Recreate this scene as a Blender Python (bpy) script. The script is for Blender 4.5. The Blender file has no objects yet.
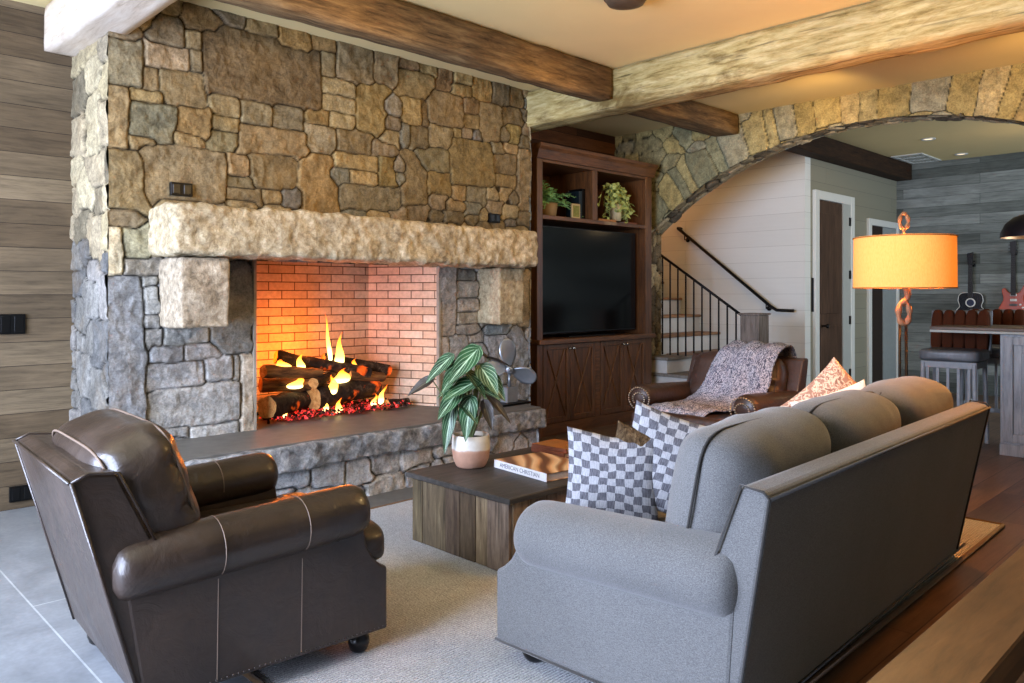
import bpy, bmesh, math, random
import numpy as np
from mathutils import Vector, Matrix, Euler
PI = math.pi
R = math.radians
COL = bpy.context.scene.collection
rng = np.random.default_rng(7)
random.seed(7)

# ------------------------------------------------------------------ objects
def tag(o, label=None, cat=None, group=None, kind=None):
    if label: o['label'] = label
    if cat: o['category'] = cat
    if group: o['group'] = group
    if kind: o['kind'] = kind
    return o
def thing(name, label, cat, loc=(0, 0, 0), rz=0, group=None):
    o = bpy.data.objects.new(name, None); COL.objects.link(o)
    o.empty_display_size = .1
    o.location = loc; o.rotation_euler = (0, 0, rz)
    return tag(o, label, cat, group)
def root_loc(p):
    v = Vector((0, 0, 0))
    while p: v = v + p.location; p = p.parent
    return v
def link(name, me, m, parent=None, world=False, smooth=False):
    if world and parent:
        me.transform(Matrix.Translation(-root_loc(parent)))
    if m and not me.materials: me.materials.append(m)
    if smooth: me.polygons.foreach_set('use_smooth', [True] * len(me.polygons))
    o = bpy.data.objects.new(name, me); COL.objects.link(o)
    if parent: o.parent = parent
    return o
def obj(name, bm, m, parent=None, world=False, smooth=False):
    me = bpy.data.meshes.new(name); bm.to_mesh(me); bm.free()
    return link(name, me, m, parent, world, smooth)
def struct(o): o['kind'] = 'structure'; return o
def loose(o):
    """give every separate piece of a mesh an object of its own"""
    bm = bmesh.new(); bm.from_mesh(o.data); bm.verts.ensure_lookup_table(); seen = set(); isl = []
    for v in bm.verts:
        if v.index in seen: continue
        st = [v]; seen.add(v.index); cur = []
        while st:
            q = st.pop(); cur.append(q.index)
            for e in q.link_edges:
                w_ = e.other_vert(q)
                if w_.index not in seen: seen.add(w_.index); st.append(w_)
        isl.append(set(cur))
    bm.free(); out = [o]
    if len(isl) < 2: return out
    src = o.data
    for i, keep in enumerate(isl):
        b = bmesh.new(); b.from_mesh(src); b.verts.ensure_lookup_table(); bmesh.ops.delete(b, geom=[v for v in b.verts if v.index not in keep], context='VERTS')
        me = bpy.data.meshes.new(o.name.split('.')[0]); b.to_mesh(me); b.free(); me.materials.append(src.materials[0])
        if i == 0: o.data = me
        else:
            c = o.copy(); c.data = me; COL.objects.link(c); out.append(c)
    return out
def dup(root, loc, rz=None, label=None):
    r = root.copy(); COL.objects.link(r); r.location = loc
    if rz is not None: r.rotation_euler = (0, 0, rz)
    if label: r['label'] = label
    for ch in list(root.children):
        c = ch.copy(); COL.objects.link(c); c.parent = r
        for g in ch.children:
            d = g.copy(); COL.objects.link(d); d.parent = c
    return r

# ------------------------------------------------------------------ mesh
def B(): return bmesh.new()
def box(bm, x0, x1, y0, y1, z0, z1, bev=0, rot=None, seg=1):
    g = bmesh.ops.create_cube(bm, size=1)
    vs = g['verts']
    for v in vs:
        v.co = Vector((v.co.x * (x1 - x0), v.co.y * (y1 - y0), v.co.z * (z1 - z0)))
    if bev:
        es = list({e for v in vs for e in v.link_edges})
        r = bmesh.ops.bevel(bm, geom=es, offset=bev, segments=seg, affect='EDGES', profile=.5)
        vs = list({v for f in r['faces'] for v in f.verts} | {v for v in vs if v.is_valid})
    c = Vector(((x0 + x1) / 2, (y0 + y1) / 2, (z0 + z1) / 2))
    for v in vs:
        if rot is not None: v.co = rot @ v.co
        v.co += c
    return vs
def frame_axes(d):
    d = d.normalized()
    a = Vector((0, 0, 1)) if abs(d.z) < .95 else Vector((1, 0, 0))
    u = d.cross(a).normalized(); return u, d.cross(u).normalized()
def tube(bm, pts, r, seg=8, cap=True):
    pts = [Vector(p) for p in pts]; rs = r if isinstance(r, (list, tuple)) else [r] * len(pts)
    rings = []; pu = None
    for i, p in enumerate(pts):
        d = (pts[min(i + 1, len(pts) - 1)] - pts[max(i - 1, 0)])
        if pu is None: u, w = frame_axes(d)
        else:
            d = d.normalized(); u = (pu - d * pu.dot(d)).normalized(); w = d.cross(u)
        pu = u
        rings.append([bm.verts.new(p + (u * math.cos(2 * PI * k / seg) + w * math.sin(2 * PI * k / seg)) * rs[i]) for k in range(seg)])
    for a, b in zip(rings, rings[1:]):
        for k in range(seg):
            bm.faces.new((a[k], a[(k + 1) % seg], b[(k + 1) % seg], b[k]))
    if cap:
        bm.faces.new(rings[0][::-1]); bm.faces.new(rings[-1])
def lathe(bm, prof, c=(0, 0, 0), seg=24, axis='z', cap=True):
    c = Vector(c); rings = []
    for r, h in prof:
        ring = []
        for k in range(seg):
            a = 2 * PI * k / seg; x, y = r * math.cos(a), r * math.sin(a)
            p = {'z': (x, y, h), 'x': (h, x, y), 'y': (y, h, x)}[axis]
            ring.append(bm.verts.new(c + Vector(p)))
        rings.append(ring)
    for a, b in zip(rings, rings[1:]):
        for k in range(seg):
            bm.faces.new((a[k], a[(k + 1) % seg], b[(k + 1) % seg], b[k]))
    if cap:
        if prof[0][0] > 1e-4: bm.faces.new(rings[0][::-1])
        if prof[-1][0] > 1e-4: bm.faces.new(rings[-1])
def prism(bm, poly, axis, d0, d1, bev=0):
    def P(a, b, d): return {'x': (d, a, b), 'y': (a, d, b), 'z': (a, b, d)}[axis]
    v0 = [bm.verts.new(P(a, b, d0)) for a, b in poly]; v1 = [bm.verts.new(P(a, b, d1)) for a, b in poly]
    n = len(poly); fs = [bm.faces.new(v0[::-1]), bm.faces.new(v1)]
    for k in range(n): fs.append(bm.faces.new((v0[k], v0[(k + 1) % n], v1[(k + 1) % n], v1[k])))
    bmesh.ops.recalc_face_normals(bm, faces=fs)
    if bev:
        es = list({e for f in fs for e in f.edges})
        bmesh.ops.bevel(bm, geom=es, offset=bev, segments=2, affect='EDGES', profile=.5)
def roll_end(bm, c, half, r0, r1, axis='x', seg=24, n=8):
    """a padded arm roll: cylinder along an axis with softly rounded ends"""
    pr = []
    for i in range(25):
        t = -1 + 2 * i / 24; t = math.copysign(1 - (1 - abs(t)) ** 1.6, t) if abs(t) < 1 else t
        k = max(0, 1 - abs(t) ** n) ** .5
        pr.append((max(.001, k), t * half))
    c = Vector(c); vs0 = set(bm.verts)
    lathe(bm, pr, (0, 0, 0), seg, axis)
    for v in set(bm.verts) - vs0:
        if axis == 'x': v.co = Vector((v.co.x, v.co.y * r0, v.co.z * r1)) + c
        else: v.co = Vector((v.co.x * r0, v.co.y, v.co.z * r1)) + c
def ihash(a, b, c, s):
    h = (a * 374761393 + b * 668265263 + c * 1274126177 + s * 974634777) & 0xFFFFFFFF
    h = ((h ^ (h >> 13)) * 1103515245) & 0xFFFFFFFF
    h = (h ^ (h >> 16)) & 0xFFFF
    return h / 65535.0
def noise(P, f=1.0, s=0, octv=3):
    P = np.asarray(P, float); out = np.zeros(P.shape[:-1]); amp = 1.0; tot = 0
    for o in range(octv):
        Q = P * f + o * 17.3 + 100.0
        I = np.floor(Q).astype(np.int64); T = Q - I; T = T * T * (3 - 2 * T)
        acc = 0
        for dx in (0, 1):
            for dy in (0, 1):
                for dz in (0, 1):
                    w = (T[..., 0] if dx else 1 - T[..., 0]) * (T[..., 1] if dy else 1 - T[..., 1]) * (T[..., 2] if dz else 1 - T[..., 2])
                    acc = acc + w * ihash(I[..., 0] + dx, I[..., 1] + dy, I[..., 2] + dz, s + o)
        out += amp * (acc * 2 - 1); tot += amp; amp *= .5; f *= 2.1
    return out / tot
def mesh_np(name, V, F, col=None, uv=None):
    me = bpy.data.meshes.new(name); V = V.reshape(-1, 3); F = np.asarray(F)
    me.vertices.add(len(V)); me.vertices.foreach_set('co', V.astype(np.float32).ravel())
    n = len(F); me.loops.add(n * 4); me.loops.foreach_set('vertex_index', F.astype(np.int32).ravel())
    me.polygons.add(n); me.polygons.foreach_set('loop_start', np.arange(0, n * 4, 4, dtype=np.int32))
    me.polygons.foreach_set('loop_total', np.full(n, 4, dtype=np.int32))
    me.update(calc_edges=True)
    if col is not None:
        a = me.color_attributes.new('Col', 'FLOAT_COLOR', 'POINT')
        c = np.ones((len(V), 4), np.float32); c[:, :3] = col.reshape(-1, 3); a.data.foreach_set('color', c.ravel())
    if uv is not None:
        l = me.uv_layers.new(name='UVMap'); l.data.foreach_set('uv', uv.reshape(-1, 2)[F.ravel()].astype(np.float32).ravel())
    me.validate(); return me
def grid_faces(n, m, mask=None, off=0):
    i = np.arange(n - 1)[:, None]; j = np.arange(m - 1)[None, :]
    a = (i * m + j); F = np.stack([a, a + m, a + m + 1, a + 1], -1)
    if mask is not None: F = F[mask]
    return F.reshape(-1, 4) + off
def rough_box(name, b, res=.05, r=.03, amp=.01, f=6, s=0, m=None, parent=None, world=False, octv=3, fn=None, smooth=True):
    """box with softened corners and a hewn, uneven surface"""
    x0, x1, y0, y1, z0, z1 = b; bm = B(); L = (x1 - x0, y1 - y0, z1 - z0)
    n = [max(2, int(l / res)) for l in L]; VV = []; FF = []; off = 0
    lo = np.array([x0, y0, z0]); hi = np.array([x1, y1, z1])
    for ax in range(3):
        a, c = [q for q in range(3) if q != ax]
        for side in (0, 1):
            A, C = np.meshgrid(np.linspace(0, 1, n[a] + 1), np.linspace(0, 1, n[c] + 1), indexing='ij')
            P = np.zeros(A.shape + (3,)); P[..., a] = lo[a] + A * L[a]; P[..., c] = lo[c] + C * L[c]; P[..., ax] = hi[ax] if side else lo[ax]
            F = grid_faces(n[a] + 1, n[c] + 1, None, off)
            flip = (side == 1) ^ (ax == 1)
            if flip is False or flip == 0: F = F[:, ::-1]
            VV.append(P.reshape(-1, 3)); FF.append(F); off += A.size
    V = np.concatenate(VV); F = np.concatenate(FF)
    r_ = min(r, min(L) / 2 * .98); Q = np.clip(V, lo + r_, hi - r_); D = V - Q; Ln = np.linalg.norm(D, axis=1, keepdims=True) + 1e-9
    D = D / Ln; V = Q + D * r_
    V = V + D * (noise(V, f, s, octv)[:, None] * amp)
    if fn: V = fn(V, D)
    me = mesh_np(name, V, F)
    bm.from_mesh(me); bmesh.ops.remove_doubles(bm, verts=bm.verts, dist=1e-4); bm.to_mesh(me); bm.free()
    return link(name, me, m, parent, world, smooth)
def superell(bm, c, dims, n=4, rot=None, cuts=14, wr=0.0, s=0, f=5, fn=None, thin=None, nt=2.4):
    out_bm = bm; bm = bmesh.new(); bmesh.ops.create_cube(bm, size=2)
    bmesh.ops.subdivide_edges(bm, edges=list(bm.edges), cuts=cuts, use_grid_fill=True)
    new = list(bm.verts)
    P = np.array([v.co[:] for v in new]); P = np.sin(P * PI / 2 * .98) / math.sin(PI / 2 * .98) * .5 + P * .5
    if thin is None: nn = np.sum(np.abs(P) ** n, 1) ** (1 / n)
    else:   # squarish outline, softly rounded through the thin axis
        o_ = [q for q in range(3) if q != thin]; nn = ((np.abs(P[:, o_[0]]) ** n + np.abs(P[:, o_[1]]) ** n) ** (nt / n) + np.abs(P[:, thin]) ** nt) ** (1 / nt)
    D = P / nn[:, None]; Q = D * np.array(dims)
    if wr: Q = Q * (1 + noise(Q + 3 * np.array(c), f, s, 3)[:, None] * wr)
    if fn: Q = fn(Q, D)
    M = rot if rot is not None else Matrix.Identity(3); c = Vector(c)
    for v, q in zip(new, Q): v.co = M @ Vector(q) + c
    me = bpy.data.meshes.new('tmp'); bm.to_mesh(me); bm.free(); out_bm.from_mesh(me); bpy.data.meshes.remove(me)
def ellseam(bm, c, dims, n, rot, plane, off, r=.006, seg=72, nt=None):
    """piping that runs round a cushion; plane = axis the loop is normal to, off in -1..1"""
    a, b = [q for q in range(3) if q != plane]; pts = []
    k = (1 - abs(off) ** (nt or n)) ** (1 / (nt or n))
    for i in range(seg + 1):
        t = 2 * PI * i / seg; p = [0, 0, 0]; p[plane] = off * dims[plane]
        ca, sa = math.cos(t), math.sin(t); q = (abs(ca) ** n + abs(sa) ** n) ** (1 / n)
        p[a] = ca / q * dims[a] * k * 1.01; p[b] = sa / q * dims[b] * k * 1.01
        pts.append(rot @ Vector(p) + Vector(c))
    tube(bm, pts, r, 6, False)

# ------------------------------------------------------------------ materials
def lin(h):
    if isinstance(h, str):
        h = h.lstrip('#'); c = [int(h[i:i + 2], 16) / 255 for i in (0, 2, 4)]
    else: c = h
    return tuple(((x / 12.92) if x <= .04045 else ((x + .055) / 1.055) ** 2.4) for x in c) + (1,)
class NM:
    def __init__(s, name, rough=.7, spec=.3, metal=0, coat=0, sheen=0):
        s.m = bpy.data.materials.new(name); s.m.use_nodes = True; s.t = s.m.node_tree
        s.b = s.t.nodes['Principled BSDF']; s.b.inputs['Roughness'].default_value = rough
        s.b.inputs['Specular IOR Level'].default_value = spec; s.b.inputs['Metallic'].default_value = metal
        s.b.inputs['Coat Weight'].default_value = coat; s.b.inputs['Sheen Weight'].default_value = sheen
    def n(s, typ, inp=None, **kw):
        x = s.t.nodes.new(typ)
        for k, v in kw.items(): setattr(x, k, v)
        for k, v in (inp or {}).items():
            if isinstance(v, bpy.types.NodeSocket): s.t.links.new(v, x.inputs[k])
            else: x.inputs[k].default_value = v
        return x
    def co(s, scale=(1, 1, 1), rot=(0, 0, 0), src='Object', loc=(0, 0, 0)):
        tc = s.n('ShaderNodeTexCoord'); mp = s.n('ShaderNodeMapping', {'Vector': tc.outputs[src], 'Scale': scale, 'Rotation': rot, 'Location': loc})
        return mp.outputs[0]
    def noise(s, v, scale=5, det=4, rough=.55, dist=0):
        return s.n('ShaderNodeTexNoise', {'Vector': v, 'Scale': scale, 'Detail': det, 'Roughness': rough, 'Distortion': dist}).outputs['Fac']
    def ramp(s, f, stops):
        r = s.n('ShaderNodeValToRGB', {'Fac': f}); e = r.color_ramp.elements
        while len(e) < len(stops): e.new(.5)
        for q, (p, c) in zip(e, stops): q.position = p; q.color = lin(c) if isinstance(c, (str, tuple)) else (c, c, c, 1)
        return r.outputs[0]
    def mix(s, a, b, f=.5, mode='MIX'):
        x = s.n('ShaderNodeMix', data_type='RGBA', blend_type=mode)
        for sock, v in ((x.inputs[0], f), (x.inputs[6], a), (x.inputs[7], b)):
            if isinstance(v, bpy.types.NodeSocket): s.t.links.new(v, sock)
            else: sock.default_value = lin(v) if isinstance(v, str) else v
        return x.outputs[2]
    def base(s, c):
        if isinstance(c, bpy.types.NodeSocket): s.t.links.new(c, s.b.inputs['Base Color'])
        else: s.b.inputs['Base Color'].default_value = lin(c) if isinstance(c, str) else c
        return s
    def bump(s, h, st=.3, d=.01, prev=None):
        x = s.n('ShaderNodeBump', {'Height': h, 'Strength': st, 'Distance': d})
        if prev is not None: s.t.links.new(prev, x.inputs['Normal'])
        s.t.links.new(x.outputs[0], s.b.inputs['Normal']); return x.outputs[0]
    def rough(s, sock): s.t.links.new(sock, s.b.inputs['Roughness']); return s
def plain(name, c, rough=.6, metal=0, spec=.3, nz=.12, sc=20, bmp=.1, coat=0):
    a = NM(name, rough, spec, metal, coat); v = a.co()
    f = a.noise(v, sc, 4); a.base(a.mix(c, '#000000', a.ramp(f, [(.3, 0.0), (.8, nz)])))
    if bmp: a.bump(f, bmp, .003)
    return a.m
def wood(name, stops, axis='x', st=14, rough=.65, bmp=.35, fine=3.0, attr=False, spec=.25, coat=0, crack=True, dist=.6, patch=None):
    a = NM(name, rough, spec, 0, coat); k = .13
    sc = {'x': (k, 1, 1), 'y': (1, k, 1), 'z': (1, 1, k)}[axis]
    v = a.co(sc); f1 = a.noise(v, st * 2.0, 10, .72, dist * .5); v2 = a.co({'x': (.5, 1, 1), 'y': (1, .5, 1), 'z': (1, 1, .5)}[axis])
    f2 = a.noise(v2, fine, 5, .6, .3)
    c = a.ramp(f1, stops)
    c = a.mix(c, a.ramp(f2, [(.3, 0.35), (.7, 1.0)]), .55, 'MULTIPLY')
    if patch: c = a.mix(c, patch, a.ramp(a.noise(a.co({'x': (.35, 1, 1), 'y': (1, .35, 1), 'z': (1, 1, .35)}[axis], loc=(9, 2, 4)), 3.4, 6, .72, .5), [(.50, 0.0), (.64, .85)]))
    if attr:
        at = a.n('ShaderNodeAttribute', attribute_name='Col'); c = a.mix(c, at.outputs['Color'], 1.0, 'MULTIPLY')
    if crack:
        f3 = a.noise(a.co({'x': (.05, 1, 1), 'y': (1, .05, 1), 'z': (1, 1, .05)}[axis], loc=(3, 5, 7)), 30, 3, .5, .3)
        c = a.mix(c, a.ramp(f3, [(.30, 0.25), (.40, 1.0)]), .8, 'MULTIPLY')
    a.base(c); n1 = a.bump(f1, bmp, .012)
    a.bump(f2, bmp * .6, .03, n1)
    return a.m
def boards(name, c1, c2, mort, cu, cv, rowh=.15, bw=1.5, msz=.004, streak=None, rough=.7, bmp=.4, off=.37, spec=.25, bias=0):
    """planks laid in rows; cu/cv = object axes the rows run along / stack along"""
    a = NM(name, rough, spec); tc = a.n('ShaderNodeTexCoord'); sp = a.n('ShaderNodeSeparateXYZ', {0: tc.outputs['Object']})
    cb = a.n('ShaderNodeCombineXYZ', {0: sp.outputs[cu], 1: sp.outputs[cv]}); v = cb.outputs[0]
    br = a.n('ShaderNodeTexBrick', {'Vector': v, 'Color1': (0, 0, 0, 1), 'Color2': (1, 1, 1, 1), 'Mortar': (0.5, .5, .5, 1), 'Scale': 1, 'Mortar Size': msz, 'Mortar Smooth': .2, 'Bias': bias, 'Brick Width': bw, 'Row Height': rowh}, offset=off, offset_frequency=2, squash=1, squash_frequency=2)
    fac = a.n('ShaderNodeRGBToBW', {0: br.outputs['Color']}).outputs[0]
    # shift the grain per plank
    sh = a.n('ShaderNodeMath', {0: fac, 1: 37.0}, operation='MULTIPLY').outputs[0]
    cb2 = a.n('ShaderNodeCombineXYZ', {0: sp.outputs[cu], 1: sp.outputs[cv], 2: sh}).outputs[0]
    mp = a.n('ShaderNodeMapping', {'Vector': cb2, 'Scale': (.08, 1, 1)}).outputs[0]
    g = a.noise(mp, 40, 9, .72, .3); mp2 = a.n('ShaderNodeMapping', {'Vector': cb2, 'Scale': (.35, 1, 1)}).outputs[0]; g2 = a.noise(mp2, 4, 4, .6, .6)
    c = a.mix(c1, c2, fac)
    c = a.mix(c, a.ramp(g, streak or [(.3, 0.45), (.5, .9), (.7, 1.2)]), .85, 'MULTIPLY')
    if not streak: c = a.mix(c, a.ramp(g2, [(.3, 0.4), (.65, 1.1)]), .6, 'MULTIPLY')
    c = a.mix(c, mort, br.outputs['Fac'])
    a.base(c); inv = a.n('ShaderNodeMath', {0: 1.0, 1: br.outputs['Fac']}, operation='SUBTRACT').outputs[0]
    hh = a.n('ShaderNodeMath', {0: g, 1: inv}, operation='MULTIPLY').outputs[0]
    a.bump(hh, bmp, .012); return a.m
def emis(name, c, st):
    a = NM(name); a.b.inputs['Emission Color'].default_value = lin(c); a.b.inputs['Emission Strength'].default_value = st
    a.base('#000000'); return a.m

def stone_mat(name, gain=1.0, rough=.85, bmp=1.0):
    a = NM(name, rough, .2); at = a.n('ShaderNodeAttribute', attribute_name='Col'); v = a.co()
    f = a.noise(v, 11, 10, .72, .3); f2 = a.noise(v, 70, 5, .75); f3 = a.noise(v, 3.0, 4, .6, .8)
    c = a.mix(at.outputs['Color'], a.ramp(f, [(.3, .38), (.5, .95), (.72, 1.6)]), .9, 'MULTIPLY')
    c = a.mix(c, a.ramp(f2, [(.3, .45), (.5, 1.0), (.72, 1.5)]), .75, 'MULTIPLY')
    c = a.mix(c, '#9a7a48', a.ramp(f3, [(.52, 0.0), (.75, .22)]))
    c = a.mix(c, (gain, gain, gain, 1), 1.0, 'MULTIPLY')
    a.base(c); n1 = a.bump(f, bmp, .02); a.bump(f2, bmp * .7, .004, n1); return a.m
def granite(name, c1, c2, c3, bmp=.8, sc=22):
    a = NM(name, .9, .2); v = a.co(); f = a.noise(v, sc, 8, .7, .2); f2 = a.noise(v, 4, 5, .6); f3 = a.noise(v, 90, 3, .7)
    c = a.ramp(f, [(.3, c1), (.5, c2), (.68, c3)]); c = a.mix(c, a.ramp(f2, [(.3, .65), (.7, 1.1)]), .8, 'MULTIPLY')
    c = a.mix(c, a.ramp(f3, [(.3, .6), (.7, 1.25)]), .5, 'MULTIPLY')
    a.base(c); n1 = a.bump(f, bmp, .02); a.bump(f3, bmp * .6, .004, n1); return a.m
def leather(name, c1, c2, rough=.36, coat=.15):
    a = NM(name, rough, .5, 0, coat); v = a.co(); f = a.noise(v, 3.5, 5, .6, .3); vo = a.n('ShaderNodeTexVoronoi', {'Vector': v, 'Scale': 260}).outputs['Distance']
    a.base(a.mix(a.ramp(f, [(.3, c1), (.7, c2)]), a.ramp(a.noise(v, 40, 4), [(.3, .75), (.7, 1.1)]), .6, 'MULTIPLY'))
    a.rough(a.ramp(f, [(.3, rough - .06), (.7, rough + .16)]))
    n1 = a.bump(vo, .08, .001); a.bump(a.noise(v, 8, 5, .6, .8), .45, .016, n1); return a.m
def fabric(name, c1, c2, sc=420, bmp=.25, sheen=.25, rough=.95):
    a = NM(name, rough, .15, 0, 0, sheen); v = a.co(); w1 = a.noise(a.co((1, .4, 1)), sc * 1.1, 2); w2 = a.noise(a.co((.4, 1, .7)), sc * 1.1, 2)
    w = a.n('ShaderNodeMath', {0: w1, 1: w2}, operation='ADD').outputs[0]; h = a.n('ShaderNodeMath', {0: w, 1: .5}, operation='MULTIPLY').outputs[0]
    c = a.ramp(h, [(.30, c1), (.70, c2)]); c = a.mix(c, a.ramp(a.noise(v, 2.5, 4), [(.3, .82), (.7, 1.06)]), .7, 'MULTIPLY')
    a.base(c); n1 = a.bump(h, bmp, .003); a.bump(a.noise(v, 7, 4), .18, .015, n1); return a.m
# ------------------------------------------------------------------ stone laying
def rot_sdf(U, V, st):
    du = U - st[0]; dv = V - st[1]
    if st[4]: c, s = math.cos(st[4]), math.sin(st[4]); du, dv = du * c + dv * s, -du * s + dv * c
    a = np.abs(du) - st[2]; b = np.abs(dv) - st[3]
    rr = .25 * min(st[2], st[3]); a = a + rr; b = b + rr
    return np.hypot(np.maximum(a, 0), np.maximum(b, 0)) + np.minimum(np.maximum(a, b), 0) - rr
def fill_stones(st, u0, u1, v0, v1, pal, wr=(.05, .17), hr=(.04, .11), tries=5000, seed=1, margin=.7):
    r = random.Random(seed); st = list(st); arr = []
    def near(u, v):
        if not st: return 9
        A = np.array([[q[0], q[1], q[2], q[3]] for q in st]); d = np.maximum(np.abs(A[:, 0] - u) - A[:, 2], np.abs(A[:, 1] - v) - A[:, 3])
        return d.min()
    for k in range(tries):
        u = r.uniform(u0, u1); v = r.uniform(v0, v1); sc = 1 - .75 * k / tries
        hw = wr[0] + (wr[1] - wr[0]) * sc * r.uniform(.3, 1); hh = hr[0] + (hr[1] - hr[0]) * sc * r.uniform(.3, 1)
        if near(u, v) > margin * min(hw, hh): st.append((u, v, hw, hh, r.uniform(-.06, .06), pal(u, v, r)))
    return st
def lay(U, V, st, warp=.02, seed=0, joint=.0062, depth=.022):
    P3 = np.stack([U, V, np.full_like(U, seed * 3.1)], -1)
    wu = noise(P3, 5, 11 + seed, 3) * warp * 1.6 + noise(P3, 22, 41 + seed, 2) * warp * .35; wv = noise(P3, 5, 23 + seed, 3) * warp * 1.6 + noise(P3, 22, 53 + seed, 2) * warp * .35
    Uw = U + wu; Vw = V + wv
    d1 = np.full(U.shape, 9.); d2 = np.full(U.shape, 9.); idx = np.zeros(U.shape, int)
    for i, s in enumerate(st):
        d = rot_sdf(Uw, Vw, s); c = d < d1
        d2 = np.where(c, d1, np.minimum(d2, d)); d1 = np.where(c, d, d1); idx = np.where(c, i, idx)
    e = (d2 - d1) / 2
    def ss(a, b, x): t = np.clip((x - a) / (b - a), 0, 1); return t * t * (3 - 2 * t)
    rr = random.Random(seed + 5); n = len(st)
    bul = np.array([rr.uniform(-.007, .010) for _ in range(n)])[idx]
    tu = np.array([rr.uniform(-.07, .07) for _ in range(n)])[idx]; tv = np.array([rr.uniform(-.07, .07) for _ in range(n)])[idx]
    cu = np.array([s[0] for s in st])[idx]; cv = np.array([s[1] for s in st])[idx]
    edge = ss(0, .011, e)
    rid = np.abs(noise(P3 * np.array([1, 1, 1]) + idx[..., None] * 3.7, 14, 5, 3))
    h = -depth * (1 - edge) + (bul + np.clip(tu * (U - cu) + tv * (V - cv), -.009, .009) + noise(P3 + idx[..., None] * 1.7, 9, 3, 4) * .012 - rid * .014) * edge
    col = np.array([lin(s[5])[:3] for s in st])[idx]
    jf = ss(.25 * joint, joint, e)[..., None]; col = col * (.12 + .88 * jf)
    return h, col
def stone_sheet(us, vs, pos, nrm, st, hole=None, **kw):
    """us, vs 1-D plane coordinates; pos(U,V)->(...,3); returns V,F,col pieces"""
    U, V = np.meshgrid(us, vs, indexing='ij'); h, col = lay(U, V, st, **kw)
    P = pos(U, V); N = nrm(U, V) if callable(nrm) else np.broadcast_to(np.array(nrm, float), P.shape)
    P = P + N * h[..., None]
    mask = None
    if hole is not None:
        uc = (U[1:, 1:] + U[:-1, :-1]) / 2; vc = (V[1:, 1:] + V[:-1, :-1]) / 2; mask = ~hole(uc, vc)
    return P.reshape(-1, 3), grid_faces(len(us), len(vs), mask), col.reshape(-1, 3)
def join_sheets(name, sheets):
    off = 0; VV = []; FF = []; CC = []
    for V, F, C in sheets: VV.append(V); FF.append(F + off); CC.append(C); off += len(V)
    return mesh_np(name, np.concatenate(VV), np.concatenate(FF), np.concatenate(CC))

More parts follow.
